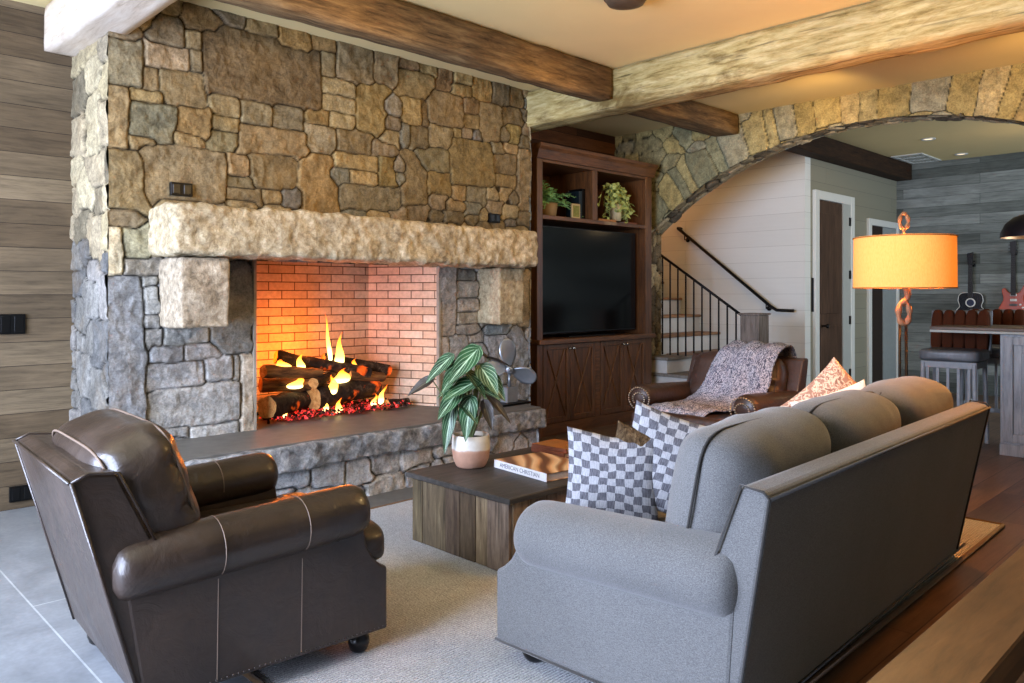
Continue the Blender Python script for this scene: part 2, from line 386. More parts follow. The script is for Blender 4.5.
STONES = []
for q in "1.66 2.84 0.12 0.15 827c66;1.62 2.50 0.06 0.18 9c8660;1.92 2.92 0.14 0.08 b5a184;1.82 2.77 0.05 0.08 94815f;2.02 2.74 0.15 0.12 857655;1.80 2.66 0.11 0.04 a08a5c;1.83 2.49 0.14 0.12 6f705f;2.10 2.54 0.11 0.09 84693d;2.05 2.41 0.09 0.03 9a8258;1.92 3.07 0.11 0.08 6b6350;2.15 3.20 0.12 0.08 8a6f48;2.09 3.07 0.05 0.06 8d7d5c;2.11 2.93 0.04 0.08 776a50;2.59 2.96 0.45 0.23 5f4f37;2.30 2.68 0.10 0.08 8c7a55;2.31 2.55 0.09 0.05 8f7d55;2.30 2.45 0.10 0.05 7f7757;1.77 2.36 0.08 0.03 8f7b56;2.52 2.66 0.12 0.09 857a5e;2.77 2.67 0.12 0.10 78705a;2.66 2.48 0.27 0.10 8d7650;2.82 3.24 0.12 0.08 a37e45;2.57 3.28 0.10 0.05 907a52;3.06 3.27 0.10 0.06 a38350;2.04 2.18 0.26 0.16 8c7a5b;1.66 2.09 0.10 0.17 94825f;2.40 2.27 0.07 0.06 a3875f;2.65 2.27 0.17 0.13 7b6b4a;2.42 2.16 0.09 0.04 6f6448;2.44 2.08 0.12 0.04 847658;3.00 2.21 0.14 0.21 94774a;3.09 3.12 0.06 0.10 857555;3.33 3.18 0.16 0.16 7f7156;3.18 2.96 0.13 0.06 a4946c;3.18 2.83 0.13 0.06 a3946c;3.00 2.71 0.10 0.06 8f7849;3.21 2.71 0.10 0.06 a3956b;3.02 2.56 0.13 0.09 94876a;3.32 2.57 0.16 0.09 76694b;3.49 2.85 0.13 0.19 8c7747;3.35 2.42 0.20 0.06 a18a5b;3.40 2.30 0.12 0.05 a38c5e;3.62 3.21 0.11 0.13 7a684b;3.63 2.38 0.08 0.12 79683c;3.48 2.15 0.26 0.09 77705b;2.63 2.09 0.07 0.03 99845c;3.92 3.13 0.18 0.11 8a7448;4.05 3.27 0.10 0.06 a08a5a;3.84 3.26 0.10 0.04 80694b;4.22 3.22 0.09 0.09 8f6f4c;4.42 3.26 0.10 0.04 b39a62;4.40 3.16 0.12 0.05 a58a55;4.65 3.21 0.11 0.09 a8854a;4.22 2.97 0.20 0.14 7e6c4c;3.87 2.89 0.09 0.11 a88f5a;4.01 2.90 0.04 0.11 6b5b3e;4.18 2.74 0.13 0.08 8f8262;4.52 2.92 0.09 0.06 8a7750;4.36 2.79 0.05 0.04 9b8a5c;4.51 3.05 0.09 0.07 7d6647;4.87 3.21 0.11 0.10 655a45;5.08 3.24 0.10 0.10 7b6a4b;4.74 2.94 0.12 0.17 7a6a4c;5.04 3.04 0.14 0.07 6f6146;5.05 2.87 0.08 0.09 96854f;4.98 2.73 0.10 0.04 ae9468;4.53 2.55 0.25 0.20 75663f;4.09 2.52 0.18 0.09 6f6a50;3.90 2.34 0.11 0.21 6d5f42;4.16 2.34 0.12 0.10 7c6a40;4.92 2.58 0.14 0.09 6f6046;5.16 2.47 0.07 0.29 857658;4.59 2.27 0.11 0.07 75735f;4.39 2.27 0.07 0.06 9c8359;4.34 2.16 0.13 0.04 85714d;3.94 2.69 0.09 0.09 6b624a;3.79 2.71 0.05 0.09 65665a;4.94 2.44 0.13 0.05 8a7850;1.59 1.66 0.05 0.14 c2b08a;1.73 1.71 0.07 0.09 8c8360;1.76 1.57 0.11 0.05 7f7667;1.65 1.04 0.11 0.47 707274;1.81 1.49 0.05 0.03 85837c;1.83 1.36 0.04 0.09 84827c;1.83 1.22 0.04 0.04 7d7b75;1.84 1.12 0.05 0.05 838079;2.04 1.12 0.14 0.05 7c7b74;1.93 1.01 0.10 0.05 77787a;2.15 1.02 0.12 0.05 8b8985;1.99 0.87 0.17 0.08 8c8d8b;2.26 0.90 0.10 0.07 868684;2.12 0.67 0.29 0.13 8e8d88;2.36 1.32 0.16 0.31 5e5d59;2.47 0.72 0.05 0.27 a39580;2.23 0.47 0.17 0.05 a0a09c;1.93 0.50 0.12 0.04 7d7c78;2.39 0.89 0.02 0.08 8a877f;4.22 1.34 0.10 0.30 8f8579;4.19 0.75 0.07 0.28 9b9186;4.45 1.57 0.11 0.05 6a675c;4.48 1.44 0.12 0.07 8d8474;4.49 1.30 0.12 0.05 8a8174;4.49 1.19 0.12 0.05 857e70;4.48 1.09 0.11 0.04 78736a;4.85 1.08 0.16 0.04 7b7d76;4.37 0.92 0.10 0.12 85827c;4.57 1.00 0.09 0.03 8e8a84;4.81 0.91 0.14 0.11 8d8a86;5.09 0.73 0.13 0.35 7a7d80;4.63 0.87 0.14 0.08 908c86;4.37 0.70 0.12 0.09 89867f;4.73 0.67 0.22 0.10 84827d;4.60 0.50 0.35 0.07 8a8781;4.85 1.37 0.25 0.24 8a7d68;5.18 1.35 0.06 0.25 8a7b60".split(';'):
    a_, b_, c_, d_, e_ = q.split(); 
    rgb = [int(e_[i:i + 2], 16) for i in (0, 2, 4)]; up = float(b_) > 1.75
    ref = (0x84, 0x70, 0x4e) if up else (0x8c, 0x89, 0x82); kk = .38 if up else .30; g_ = 1.0 if up else 1.13  # upper stones pulled to a lamp-warmed tone, lower ones to neutral grey
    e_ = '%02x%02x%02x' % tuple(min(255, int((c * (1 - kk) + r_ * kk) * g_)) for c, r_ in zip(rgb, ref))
    STONES.append((float(a_), float(b_), float(c_) - .004, float(d_) - .004, 0, e_))
def h2(c): return '%02x%02x%02x' % tuple(int(max(0, min(255, x))) for x in c)
WARM = ['85755a', '7b6d55', '90815f', '6e634c', '95825d', '807253', '857b66', '75694f', '9c8a66', '6c675c', '73705f']  # upper stones: warm lamplight is mixed into these colours
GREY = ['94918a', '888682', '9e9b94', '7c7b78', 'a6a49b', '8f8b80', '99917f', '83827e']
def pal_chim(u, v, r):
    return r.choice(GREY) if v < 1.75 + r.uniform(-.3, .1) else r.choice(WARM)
ARCHC = ['a3935f', '8f8660', 'a89a68', '8d8a68', '998a58', '858262', 'aa9c70', '8f8055', '969276']
# ================================================================== materials in use
WY = 5.12; CEIL = 3.306; XA = 7.5; BACK = 5.89
m_stone = stone_mat('fieldstone', .95)
m_arch = stone_mat('arch_stone', .95)
m_granite = granite('mantel_granite', '7c6c54', 'b8a888', 'dccfb2')
m_hearthst = granite('hearth_rock', '4c4d4f', '8f9090', 'c4c4c2', .9, 16)
m_slate = plain('slate_top', '6b6a66', .55, nz=.35, sc=12, bmp=.2)
m_joint = plain('dark_joint', '1d1a16', .95)
m_beam_pale = wood('pale_beam', [(.30, '6e5c32'), (.42, 'a8965e'), (.56, 'c6b680'), (.72, 'dccfa0')], 'y', 12, .8, .5, 2.2, patch='5e4a22')
m_beam_white = wood('white_beam', [(.25, '9a8570'), (.45, 'd8c8b4'), (.7, 'f0e6d8')], 'y', 9, .8, .3, 1.5, crack=False)
m_beam_brown = wood('brown_beam', [(.32, '3f3120'), (.5, '745c3e'), (.72, '9c825a')], 'x', 13, .8, .45, 2.5)
m_beam_dark = wood('dark_beam', [(.3, '1c120a'), (.6, '3d2815'), (.8, '4c3620')], 'x', 13, .8, .4)
m_wall_l = boards('weathered_boards', '61513d', '7d6d56', '241d17', 0, 2, .155, 2.6, .002, rough=.8)
m_wall_f = boards('grey_barn_boards', '4e534d', '8f948e', '2c3230', 1, 2, .14, 1.6, .002, rough=.8)
m_wall_b = boards('brown_boards', '3c2413', '6d4525', '100a06', 0, 2, .14, 1.7, .003, rough=.8)
m_plaster = plain('ceiling_plaster', 'dac792', .9, nz=.05, sc=3, bmp=.05)
m_white = boards('painted_shiplap', 'd2d6d0', 'd8dcd6', 'b4b8b2', 1, 2, .2, 6, .0025, [(.3, .95), (.7, 1.0)], .6, .05)
m_hall = boards('hall_shiplap', '848270', '8a8876', '66645a', 0, 2, .2, 6, .0025, [(.3, .95), (.7, 1.0)], .6, .05)
m_trimw = plain('white_trim', 'cfd2cb', .5, nz=.05)
m_trimg = plain('grey_trim', 'a9ada6', .5, nz=.05)
m_floorw = boards('dark_oak_floor', '4a382c', '77604e', '140e0a', 0, 1, .19, 2.1, .003, rough=.38, bmp=.12, spec=.5)
# slate tile
def tile_mat():
    a = NM('slate_tile', .42, .45); tc = a.n('ShaderNodeTexCoord'); v = a.n('ShaderNodeMapping', {'Vector': tc.outputs['Object'], 'Location': (-.906, -.4, 0)}).outputs[0]
    sp = a.n('ShaderNodeSeparateXYZ', {0: v}); cb = a.n('ShaderNodeCombineXYZ', {0: sp.outputs[1], 1: sp.outputs[0]}).outputs[0]
    br = a.n('ShaderNodeTexBrick', {'Vector': cb, 'Color1': lin('808488'), 'Color2': lin('92969a'), 'Mortar': lin('a6abad'), 'Scale': 1, 'Mortar Size': .004, 'Brick Width': 2.4, 'Row Height': .9, 'Bias': 0}, offset=.5)
    n1 = a.noise(v, 3, 6, .6, .8); n2 = a.noise(v, 40, 4)
    c = a.mix(br.outputs['Color'], a.ramp(n1, [(.3, .65), (.7, 1.2)]), .8, 'MULTIPLY'); c = a.mix(c, a.ramp(n2, [(.3, .8), (.7, 1.1)]), .6, 'MULTIPLY')
    a.base(c); a.bump(n1, .1, .01); return a.m
m_tile = tile_mat()
def brick_mat():
    a = NM('firebrick', .8, .2); tc = a.n('ShaderNodeTexCoord'); v = tc.outputs['UV']
    br = a.n('ShaderNodeTexBrick', {'Vector': v, 'Color1': lin('d2ac8c'), 'Color2': lin('e8cdb2'), 'Mortar': lin('6a4c3a'), 'Scale': 1, 'Mortar Size': .0045, 'Mortar Smooth': .3, 'Brick Width': .225, 'Row Height': .068, 'Bias': 0}, offset=.5)
    n2 = a.noise(v, 30, 5, .65); n3 = a.noise(v, 3.5, 3)
    c = a.mix(br.outputs['Color'], a.ramp(n2, [(.3, .7), (.7, 1.15)]), .7, 'MULTIPLY'); c = a.mix(c, a.ramp(n3, [(.3, .6), (.65, 1.05)]), .5, 'MULTIPLY')
    a.base(c); inv = a.n('ShaderNodeMath', {0: 1.0, 1: br.outputs['Fac']}, operation='SUBTRACT').outputs[0]; a.bump(inv, .6, .006); return a.m
m_brick = brick_mat()
m_black = plain('black_metal', '141414', .45, .6, nz=.0, bmp=0)
m_iron = plain('iron_rail', '1b1b1c', .45, .7, nz=.1)
m_cab = wood('walnut_cabinet', [(.3, '38210f'), (.55, '66401f'), (.8, '8a5a30')], 'z', 16, .42, .12, 3, crack=False, spec=.5, coat=.1)
m_cabx = wood('walnut_rail', [(.3, '38210f'), (.55, '6c4422'), (.8, '90603a')], 'x', 16, .42, .12, 3, crack=False, spec=.5, coat=.1)
m_chrome = plain('brushed_nickel', 'b9b4aa', .25, 1, nz=.05, bmp=0)

# ================================================================== room
def slab(name, b, m):
    bm = B(); box(bm, *b); return struct(obj(name, bm, m))
slab('floor', (2.2, 13, -2.4, 8.2, -.1, 0), m_floorw)
slab('floor', (-1.6, 2.2, -2.4, 6.1, -.1, 0), m_tile)
bm = B(); box(bm, 2.2, 4.9, 4.22, 4.6, 0, .012, .003); struct(obj('trim_1', bm, m_slate))
slab('ceiling', (-1.6, 13, -2.6, 8.2, CEIL, CEIL + .1), m_plaster)
slab('wall_back', (-1.6, 5.0, BACK, BACK + .15, 0, CEIL), m_wall_l)
slab('wall_back', (5.0, XA + .26, BACK, BACK + .15, 0, CEIL), m_wall_b)
# left wall with two tall windows, front wall with one wide window
m_wood_l2 = boards('side_boards', '54503f', '8b8473', '14110e', 1, 2, .145, 1.9, .003, rough=.8)
def wall_with_holes(name, axis, c0, c1, a0, a1, z1, holes, m):
    bm = B(); xs = [a0] + [q for h in holes for q in h[:2]] + [a1]
    def bx(u0, u1, z0, zz):
        if axis == 'x': box(bm, c0, c1, u0, u1, z0, zz)
        else: box(bm, u0, u1, c0, c1, z0, zz)
    for i in range(0, len(xs), 2): bx(xs[i], xs[i + 1], 0, z1)
    for h in holes: bx(h[0], h[1], 0, h[2]); bx(h[0], h[1], h[3], z1)
    return struct(obj(name, bm, m))
wall_with_holes('wall_left', 'x', -1.7, -1.5, -2.4, BACK + .15, CEIL, [(1.4, 2.9, .35, 2.9), (3.2, 4.9, .35, 2.9)], m_wood_l2)
wall_with_holes('wall_front', 'y', -2.6, -2.4, -1.7, 13, CEIL, [(-.9, 2.6, .35, 2.9), (8.3, 11.6, .35, 2.9)], m_hall)
slab('wall_right', (12.2, 12.35, -2.6, 4.5, 0, CEIL), m_wall_f)
m_glass = NM('window_glass', .02, .5); m_glass.b.inputs['Transmission Weight'].default_value = 1; m_glass.b.inputs['IOR'].default_value = 1.02; m_glass = m_glass.m
def window(i, axis, c, a0, a1, z0, z1):
    bm = B(); w = .06
    def bx(u0, u1, zz0, zz1, d=.05):
        if axis == 'x': box(bm, c - d, c + d, u0, u1, zz0, zz1, .004)
        else: box(bm, u0, u1, c - d, c + d, zz0, zz1, .004)
    bx(a0, a0 + w, z0, z1); bx(a1 - w, a1, z0, z1); bx(a0 + w, a1 - w, z0, z0 + w); bx(a0 + w, a1 - w, z1 - w, z1)
    m = (a0 + a1) / 2; bx(m - .02, m + .02, z0 + w, z1 - w, .03)
    struct(obj('window_%d' % i, bm, m_black))
window(1, 'x', -1.6, 1.4, 2.9, .35, 2.9); window(2, 'x', -1.6, 3.2, 4.9, .35, 2.9)
window(3, 'y', -2.5, -.9, 2.6, .35, 2.9); window(4, 'y', -2.5, 8.3, 11.6, .35, 2.9)

# ---- stone arch wall
AC, AZ, AR = 2.9, 3.03 - 3.8, 3.8
J1, J0 = 5.4, .4
def arch_z(y):
    y = np.asarray(y, float)
    z = AZ + np.sqrt(np.maximum(AR ** 2 - (y - AC) ** 2, 0)); return np.where((y > J0) & (y < J1), z, 0)
ast = []; r = random.Random(3); th = -.80
while th < .80:
    w = r.uniform(.10, .30) / 2; t = th + w / AR; rad = AR + .17 + r.uniform(0, .05)
    ast.append((AC + rad * math.sin(t), AZ + rad * math.cos(t), w - .004, .19 + r.uniform(-.02, .04), -t + r.uniform(-.05, .05), r.choice(ARCHC))); th += 2 * w / AR
ast = fill_stones(ast, -2.4, 5.95, 0, 3.31, lambda u, v, q: q.choice(ARCHC), (.05, .16), (.035, .09), 3500, 5, .8)
ys = np.concatenate([np.linspace(-2.4, J0, 60)[:-1], np.linspace(J0 + .001, J1 - .001, 420), np.linspace(J1, BACK, 42)[0:]])
nz = 90; T = np.linspace(0, 1, nz)
Y, TT = np.meshgrid(ys, T, indexing='ij'); z0 = arch_z(ys)[:, None]; Zg = z0 + (CEIL - z0) * TT
h, col = lay(Y, Zg, ast, seed=2, warp=.014)
P = np.stack([XA - h, Y, Zg], -1)
s1 = (P.reshape(-1, 3), grid_faces(len(ys), nz)[:, ::-1], col.reshape(-1, 3))
# soffit and jambs: thin stones across the thickness
t1 = math.asin((J1 - AC) / AR)
jz = AZ + AR * math.cos(t1); arcL = 2 * t1 * AR; us = np.linspace(0, 2 * jz + arcL, 620)
def sof(u):
    u = np.asarray(u)
    yy = np.where(u < jz, J1, np.where(u > jz + arcL, J0, AC + AR * np.sin(t1 - (u - jz) / AR)))
    zz = np.where(u < jz, u, np.where(u > jz + arcL, 2 * jz + arcL - u, AZ + AR * np.cos(t1 - (u - jz) / AR)))
    ny = np.where(u < jz, -1., np.where(u > jz + arcL, 1., -np.sin(t1 - (u - jz) / AR))); nzv = np.where((u < jz) | (u > jz + arcL), 0., -np.cos(t1 - (u - jz) / AR))
    return yy, zz, ny, nzv
vs = np.linspace(0, .26, 22); Us, Vs = np.meshgrid(us, vs, indexing='ij')
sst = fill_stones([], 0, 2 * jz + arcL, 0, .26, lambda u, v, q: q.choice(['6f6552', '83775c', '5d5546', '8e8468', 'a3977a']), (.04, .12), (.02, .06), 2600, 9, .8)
h, col = lay(Us, Vs, sst, seed=4, warp=.012, depth=.03); yy, zz, ny, nv = sof(Us)
P = np.stack([XA + Vs, yy + ny * (h + .005), zz + nv * (h + .005)], -1)
s2 = (P.reshape(-1, 3), grid_faces(len(us), len(vs)), col.reshape(-1, 3))
me = join_sheets('wall_right', [s1, s2]); o = struct(link('wall_right', me, m_arch))
bm = B()   # rear face of the arch wall, plastered
prev = None
for y in np.concatenate([[-2.4, J0 - .001], np.linspace(J0 + .001, J1 - .001, 60), [J1 + .001, BACK]]):
    a = bm.verts.new((XA + .26, y, float(arch_z(y)))); b = bm.verts.new((XA + .26, y, CEIL))
    if prev: bm.faces.new((prev[0], a, b, prev[1]))
    prev = (a, b)
struct(obj('wall_right', bm, m_hall))

# ---- ceiling beams
def beam(b, m, label, s, amp=.012, world=True):
    o = rough_box('ceiling_beam', b, .05, .02, amp, 5, s, m); tag(o, label, 'beam'); return o
beam((5.2, 5.46, -2.4, 5.88, 2.965, 3.30), m_beam_pale, 'large pale hewn ceiling beam crossing in front of the stone arch', 1, .014)
beam((1.69, 5.19, 4.09, 4.27, 3.03, 3.30), m_beam_brown, 'brown hewn ceiling beam along the stone chimney, butting into the pale beam', 2)
beam((5.47, 7.48, 4.22, 4.5, 3.09, 3.30), m_beam_brown, 'short brown ceiling beam between the pale beam and the stone arch', 3)
beam((1.385, 1.68, -2.4, 5.86, 3.0, 3.30), m_beam_white, 'whitewashed hewn ceiling beam at the left corner of the chimney', 4, .008)
bm = B(); box(bm, 7.78, 12.18, 4.08, 4.29, 3.07, 3.30, .01); tag(obj('ceiling_beam', bm, m_beam_dark), 'dark brown beam boxed along the top of the hall wall', 'beam')

# ================================================================== fireplace
fp = thing('fireplace', 'large fieldstone fireplace with thick rough granite mantel and raised hearth', 'fireplace', (3.4, 5.1, 0))
FX0, FX1, FZ0, FZ1 = 2.516, 4.134, .44, 1.63
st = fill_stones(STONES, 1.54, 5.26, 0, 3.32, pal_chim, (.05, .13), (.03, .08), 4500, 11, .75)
us = np.concatenate([np.linspace(1.562, FX0, 112)[:-1], np.linspace(FX0, FX1, 176)[:-1], np.linspace(FX1, 5.25, 130)])
vs = np.concatenate([np.linspace(0, FZ0, 30)[:-1], np.linspace(FZ0, FZ1, 136)[:-1], np.linspace(FZ1, 3.31, 200)])
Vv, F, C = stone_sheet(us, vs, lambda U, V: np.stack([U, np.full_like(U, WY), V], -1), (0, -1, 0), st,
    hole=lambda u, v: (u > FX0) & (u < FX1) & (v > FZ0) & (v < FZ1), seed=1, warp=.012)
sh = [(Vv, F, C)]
LIT_SIDE = ['b8ab8c', 'a99b80', '958a74', '857a64', 'ad9f7e', '7b725e']  # paler upper stones carry window daylight in their colour
stl = fill_stones([], 5.08, 5.95, 0, 3.32, lambda u, v, q: q.choice(LIT_SIDE if v > 1.7 else ['7c7a74', '8a8882', '6c6c6a', '94908a']), (.07, .2), (.05, .14), 1500, 6, .8)
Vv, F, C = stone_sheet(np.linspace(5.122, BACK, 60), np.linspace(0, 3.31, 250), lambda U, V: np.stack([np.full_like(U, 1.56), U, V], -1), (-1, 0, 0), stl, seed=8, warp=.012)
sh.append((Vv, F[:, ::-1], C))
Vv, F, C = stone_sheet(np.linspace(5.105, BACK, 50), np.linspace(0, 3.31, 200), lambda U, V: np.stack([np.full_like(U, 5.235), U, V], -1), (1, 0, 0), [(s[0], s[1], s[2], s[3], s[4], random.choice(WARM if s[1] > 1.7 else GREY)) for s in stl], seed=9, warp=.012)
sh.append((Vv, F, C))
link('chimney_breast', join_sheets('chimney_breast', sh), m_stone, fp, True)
bm = B(); g = .07   # mortar core behind the stones
box(bm, 1.56 + g, FX0 - .0, WY + g, BACK - .01, 0, 3.3); box(bm, FX1 + .0, 5.235 - g, WY + g, BACK - .01, 0, 3.3)
box(bm, FX0, FX1, WY + g, BACK - .01, FZ1 + .12, 3.3)
obj('mortar_core', bm, m_joint, fp, True)
bm = B(); box(bm, 1.592, 1.72, 5.152, 5.3, 0, 3.3, .01); obj('corner_core', bm, plain('corner_stone', '8a7f6a', .9, nz=.5, sc=8, bmp=.5), fp, True)
# jamb returns and lintel underside
bm = B(); box(bm, FX0 - .02, FX0 + .0, WY - .01, WY + .1, FZ0, FZ1 + .02); box(bm, FX1, FX1 + .02, WY - .01, WY + .1, FZ0, FZ1 + .02)
loose(obj('jamb', bm, plain('jamb_stone', 'a19888', .85, nz=.4, sc=14, bmp=.5), fp, True))
# firebox with splayed brick sides
pts = [(FX0, WY + .02), (2.80, WY + .62), (3.86, WY + .62), (FX1, WY + .02)]
bm = B(); uvl = bm.loops.layers.uv.new('UVMap'); u = 0
for (xa, ya), (xb, yb) in zip(pts, pts[1:]):
    L = math.hypot(xb - xa, yb - ya)
    f = bm.faces.new([bm.verts.new(p) for p in ((xa, ya, .45), (xa, ya, 1.76), (xb, yb, 1.76), (xb, yb, .45))])
    for l, q in zip(f.loops, ((u, .45), (u, 1.76), (u + L, 1.76), (u + L, .45))): l[uvl].uv = q
    u += L + .11
obj('firebox_brick', bm, m_brick, fp, True)
bm = B(); m_soot = plain('soot', '241c18', .9, nz=.4); box(bm, FX0, FX1, WY + .0, WY + .64, .40, .448); obj('firebox_floor', bm, m_soot, fp, True); bm = B(); box(bm, FX0, FX1, WY + .02, WY + .64, 1.755, 1.78); obj('firebox_top', bm, m_soot, fp, True)
# mantel
def hew(V, D):
    x = V[:, 0]; V = V.copy(); top = V[:, 2] > 1.78; n = noise(np.stack([x, 0 * x, 0 * x], -1), 1.6, 4, 2)
    V[:, 2] += np.where(top, n * .022, n * .012); V[:, 1] -= (V[:, 1] < 4.9) * (noise(V * np.array([1, .2, 1]), 2.5, 8, 2) * .02); return V
rough_box('mantel_stone', (1.80, 4.92, 4.70, 5.17, 1.635, 1.945), .014, .035, .03, 12, 21, m_granite, fp, True, 5, hew)
m_corb = granite('corbel_stone', '6c6252', 'ae9f88', 'd2c4ac')
rough_box('corbel', (1.865, 2.17, 4.77, 5.16, 1.19, 1.625), .014, .012, .016, 9, 22, m_corb, fp, True, 5)
m_corb2 = granite('corbel_tan', '7a6a50', 'b0a080', 'd0c2a0')
rough_box('corbel', (4.60, 4.90, 4.86, 5.16, 1.14, 1.625), .014, .012, .016, 9, 23, m_corb2, fp, True, 5)
# hearth
def hh_(V, D):
    V = V.copy(); top = V[:, 2] > .445; V[:, 2] = np.where(V[:, 2] > .425, .425 + (V[:, 2] - .425) * .6, V[:, 2]); return V
rough_box('hearth_slab', (1.68, 4.77, 4.46, 5.14, .285, .455), .014, .02, .03, 7, 31, m_hearthst, fp, True, 5, hh_)
bm = B(); box(bm, 1.72, 4.74, 4.50, 5.7, .42, .4555, .004); obj('hearth_top', bm, m_slate, fp, True)
stb = fill_stones([], 1.72, 4.75, 0, .3, lambda u, v, q: q.choice(['9a9c9c', 'a8a8a6', '8c8e90', 'b4b2ac', '7f8184']), (.06, .17), (.05, .12), 1500, 15, .8)
Vv, F, C = stone_sheet(np.linspace(1.72, 4.72, 260), np.linspace(0, .31, 32), lambda U, V: np.stack([U, np.full_like(U, 4.52), V], -1), (0, -1, 0), stb, seed=12, warp=.012)
a1 = (Vv, F, C)
Vv, F, C = stone_sheet(np.linspace(4.5, 5.14, 50), np.linspace(0, .31, 32), lambda U, V: np.stack([np.full_like(U, 4.71), U, V], -1), (1, 0, 0), [(q[0] + 2.9, *q[1:]) for q in stb], seed=13, warp=.012)
link('hearth_base', join_sheets('hearth_base', [a1, (Vv, F, C)]), stone_mat('hearth_stone', 1.15), fp, True)
bm = B(); box(bm, 1.72, 4.68, 4.56, 5.1, 0, .3); obj('hearth_core', bm, m_joint, fp, True)

# ---- logs, grate, embers, flames
def logmat():
    a = NM('charred_bark', .9, .2); v = a.co(); f = a.noise(v, 14, 6, .7, .5)
    a.base(a.ramp(f, [(.3, '0e0a08'), (.55, '33241a'), (.75, '6e5a48')])); a.bump(f, .9, .02)
    g = a.noise(v, 5, 3, .6, .3); a.t.links.new(a.ramp(g, [(.60, 0.0), (.72, .9)]), a.b.inputs['Emission Strength']); a.b.inputs['Emission Color'].default_value = lin('ff5a10'); return a.m
m_bark = logmat()
m_pale_log = wood('split_wood', [(.35, '2a1a10'), (.5, '7a5230'), (.7, 'b4844e')], 'x', 12, .85, .8, 5)
m_cut = granite('log_end', '8a5a30', 'c08a50', 'd8a868', .3, 30)
def firelog(p0, p1, r, m, label, s, end=m_cut):
    p0, p1 = Vector(p0), Vector(p1); c = (p0 + p1) / 2; d = p1 - p0; L = d.length; q = d.to_track_quat('X', 'Z')
    t = thing('fire_log', label, 'log', c, 0, 'logs stacked in the fireplace'); t.rotation_mode = 'QUATERNION'; t.rotation_quaternion = q
    us = np.linspace(-L / 2, L / 2, 26); an = np.linspace(0, 2 * PI, 25); U, A = np.meshgrid(us, an, indexing='ij')
    P = np.stack([U, np.cos(A), np.sin(A)], -1); k = 1 + noise(P * np.array([4, 1, 1]) + s, 2.2, s, 4) * .30; tp = 1 - .15 * (U / L + .5)
    P[..., 1] *= r * k * tp; P[..., 2] *= r * k * tp; P[..., 1] += np.sin(U * 5 + s) * .008
    me = mesh_np('bark', P, grid_faces(26, 25)[:, ::-1]); link('bark', me, m, t, False, True)
    bm = B()
    for i in (0, -1): 
        vs_ = [bm.verts.new(P[i, j]) for j in range(24)]; bm.faces.new(vs_)
    loose(obj('cut_end', bm, end, t))
FL = .455; YF = 5.42
firelog((2.66, YF - .17, FL + .125), (3.12, YF + .02, FL + .13), .082, m_bark, 'thick bark log with a pale round cut end resting low on the embers', 1)
firelog((3.08, YF - .10, FL + .15), (3.72, YF + .02, FL + .17), .090, m_bark, 'thickest charred log resting low on the embers', 2)
firelog((2.72, YF + .04, FL + .27), (3.20, YF - .06, FL + .25), .058, m_pale_log, 'split pale log in the middle layer of the fire', 3)
firelog((2.66, YF - .12, FL + .385), (3.16, YF - .05, FL + .33), .046, m_pale_log, 'split pale log with flat face high on the fire pile', 4)
firelog((2.86, YF + .08, FL + .47), (3.62, YF - .06, FL + .30), .048, m_bark, 'dark log laid diagonally across the top of the fire', 5)
firelog((3.30, YF + .14, FL + .42), (3.86, YF + .0, FL + .30), .052, m_bark, 'charred log slanting down behind the flames at the top of the pile', 6)
firelog((3.42, YF - .04, FL + .30), (3.78, YF - .02, FL + .25), .046, m_pale_log, 'short orange glowing log wedged under the topmost logs', 7)
firelog((3.05, YF - .16, FL + .27), (3.34, YF + .02, FL + .30), .04, m_bark, 'short charred log propped across the middle of the fire', 9)
firelog((3.72, YF - .16, FL + .045), (3.95, YF - .13, FL + .045), .036, m_bark, 'small black log end lying beside the embers on the hearth', 8)
bm = B()
for x in np.linspace(2.72, 3.7, 7): tube(bm, [(x, YF - .2, FL + .05), (x, YF + .15, FL + .05), (x, YF + .18, FL + .12)], .009, 6)
tube(bm, [(2.66, YF - .12, FL + .04), (3.76, YF - .12, FL + .04)], .01, 6); tube(bm, [(2.66, YF + .12, FL + .04), (3.76, YF + .12, FL + .04)], .01, 6)
for x in (2.7, 3.72):
    for y in (-.12, .12): tube(bm, [(x, YF + y, FL + .04), (x, YF + y, FL)], .01, 6)
tag(obj('fire_grate', bm, m_iron), 'black iron grate holding up the burning logs', 'grate')
def embermat():
    a = NM('ember_glass', .35, .5); v = a.co(); f = a.n('ShaderNodeTexVoronoi', {'Vector': v, 'Scale': 45}).outputs['Color']; g = a.n('ShaderNodeRGBToBW', {0: f}).outputs[0]
    a.base(a.ramp(g, [(.35, '1a0c0c'), (.6, '3c1618'), (.8, '8a545c')])); a.t.links.new(a.ramp(g, [(.52, 0.0), (.75, .9)]), a.b.inputs['Emission Strength'])
    a.b.inputs['Emission Color'].default_value = lin('ff2a18'); return a.m
bm = B(); r = random.Random(4)
for i in range(900):
    x = r.uniform(2.72, 3.86); y = YF - .18 + r.uniform(-.1, .26); z = FL + .012 + abs(r.gauss(0, .018)) + .02 * (y < YF)
    g = bmesh.ops.create_icosphere(bm, subdivisions=1, radius=r.uniform(.007, .014))
    for v in g['verts']: v.co = Vector((v.co.x * r.uniform(.7, 1.3), v.co.y, v.co.z * .8)) + Vector((x, y, z))
tag(obj('ember_bed', bm, embermat()), 'bed of glowing red and black crushed embers under the logs', 'embers', kind='stuff')
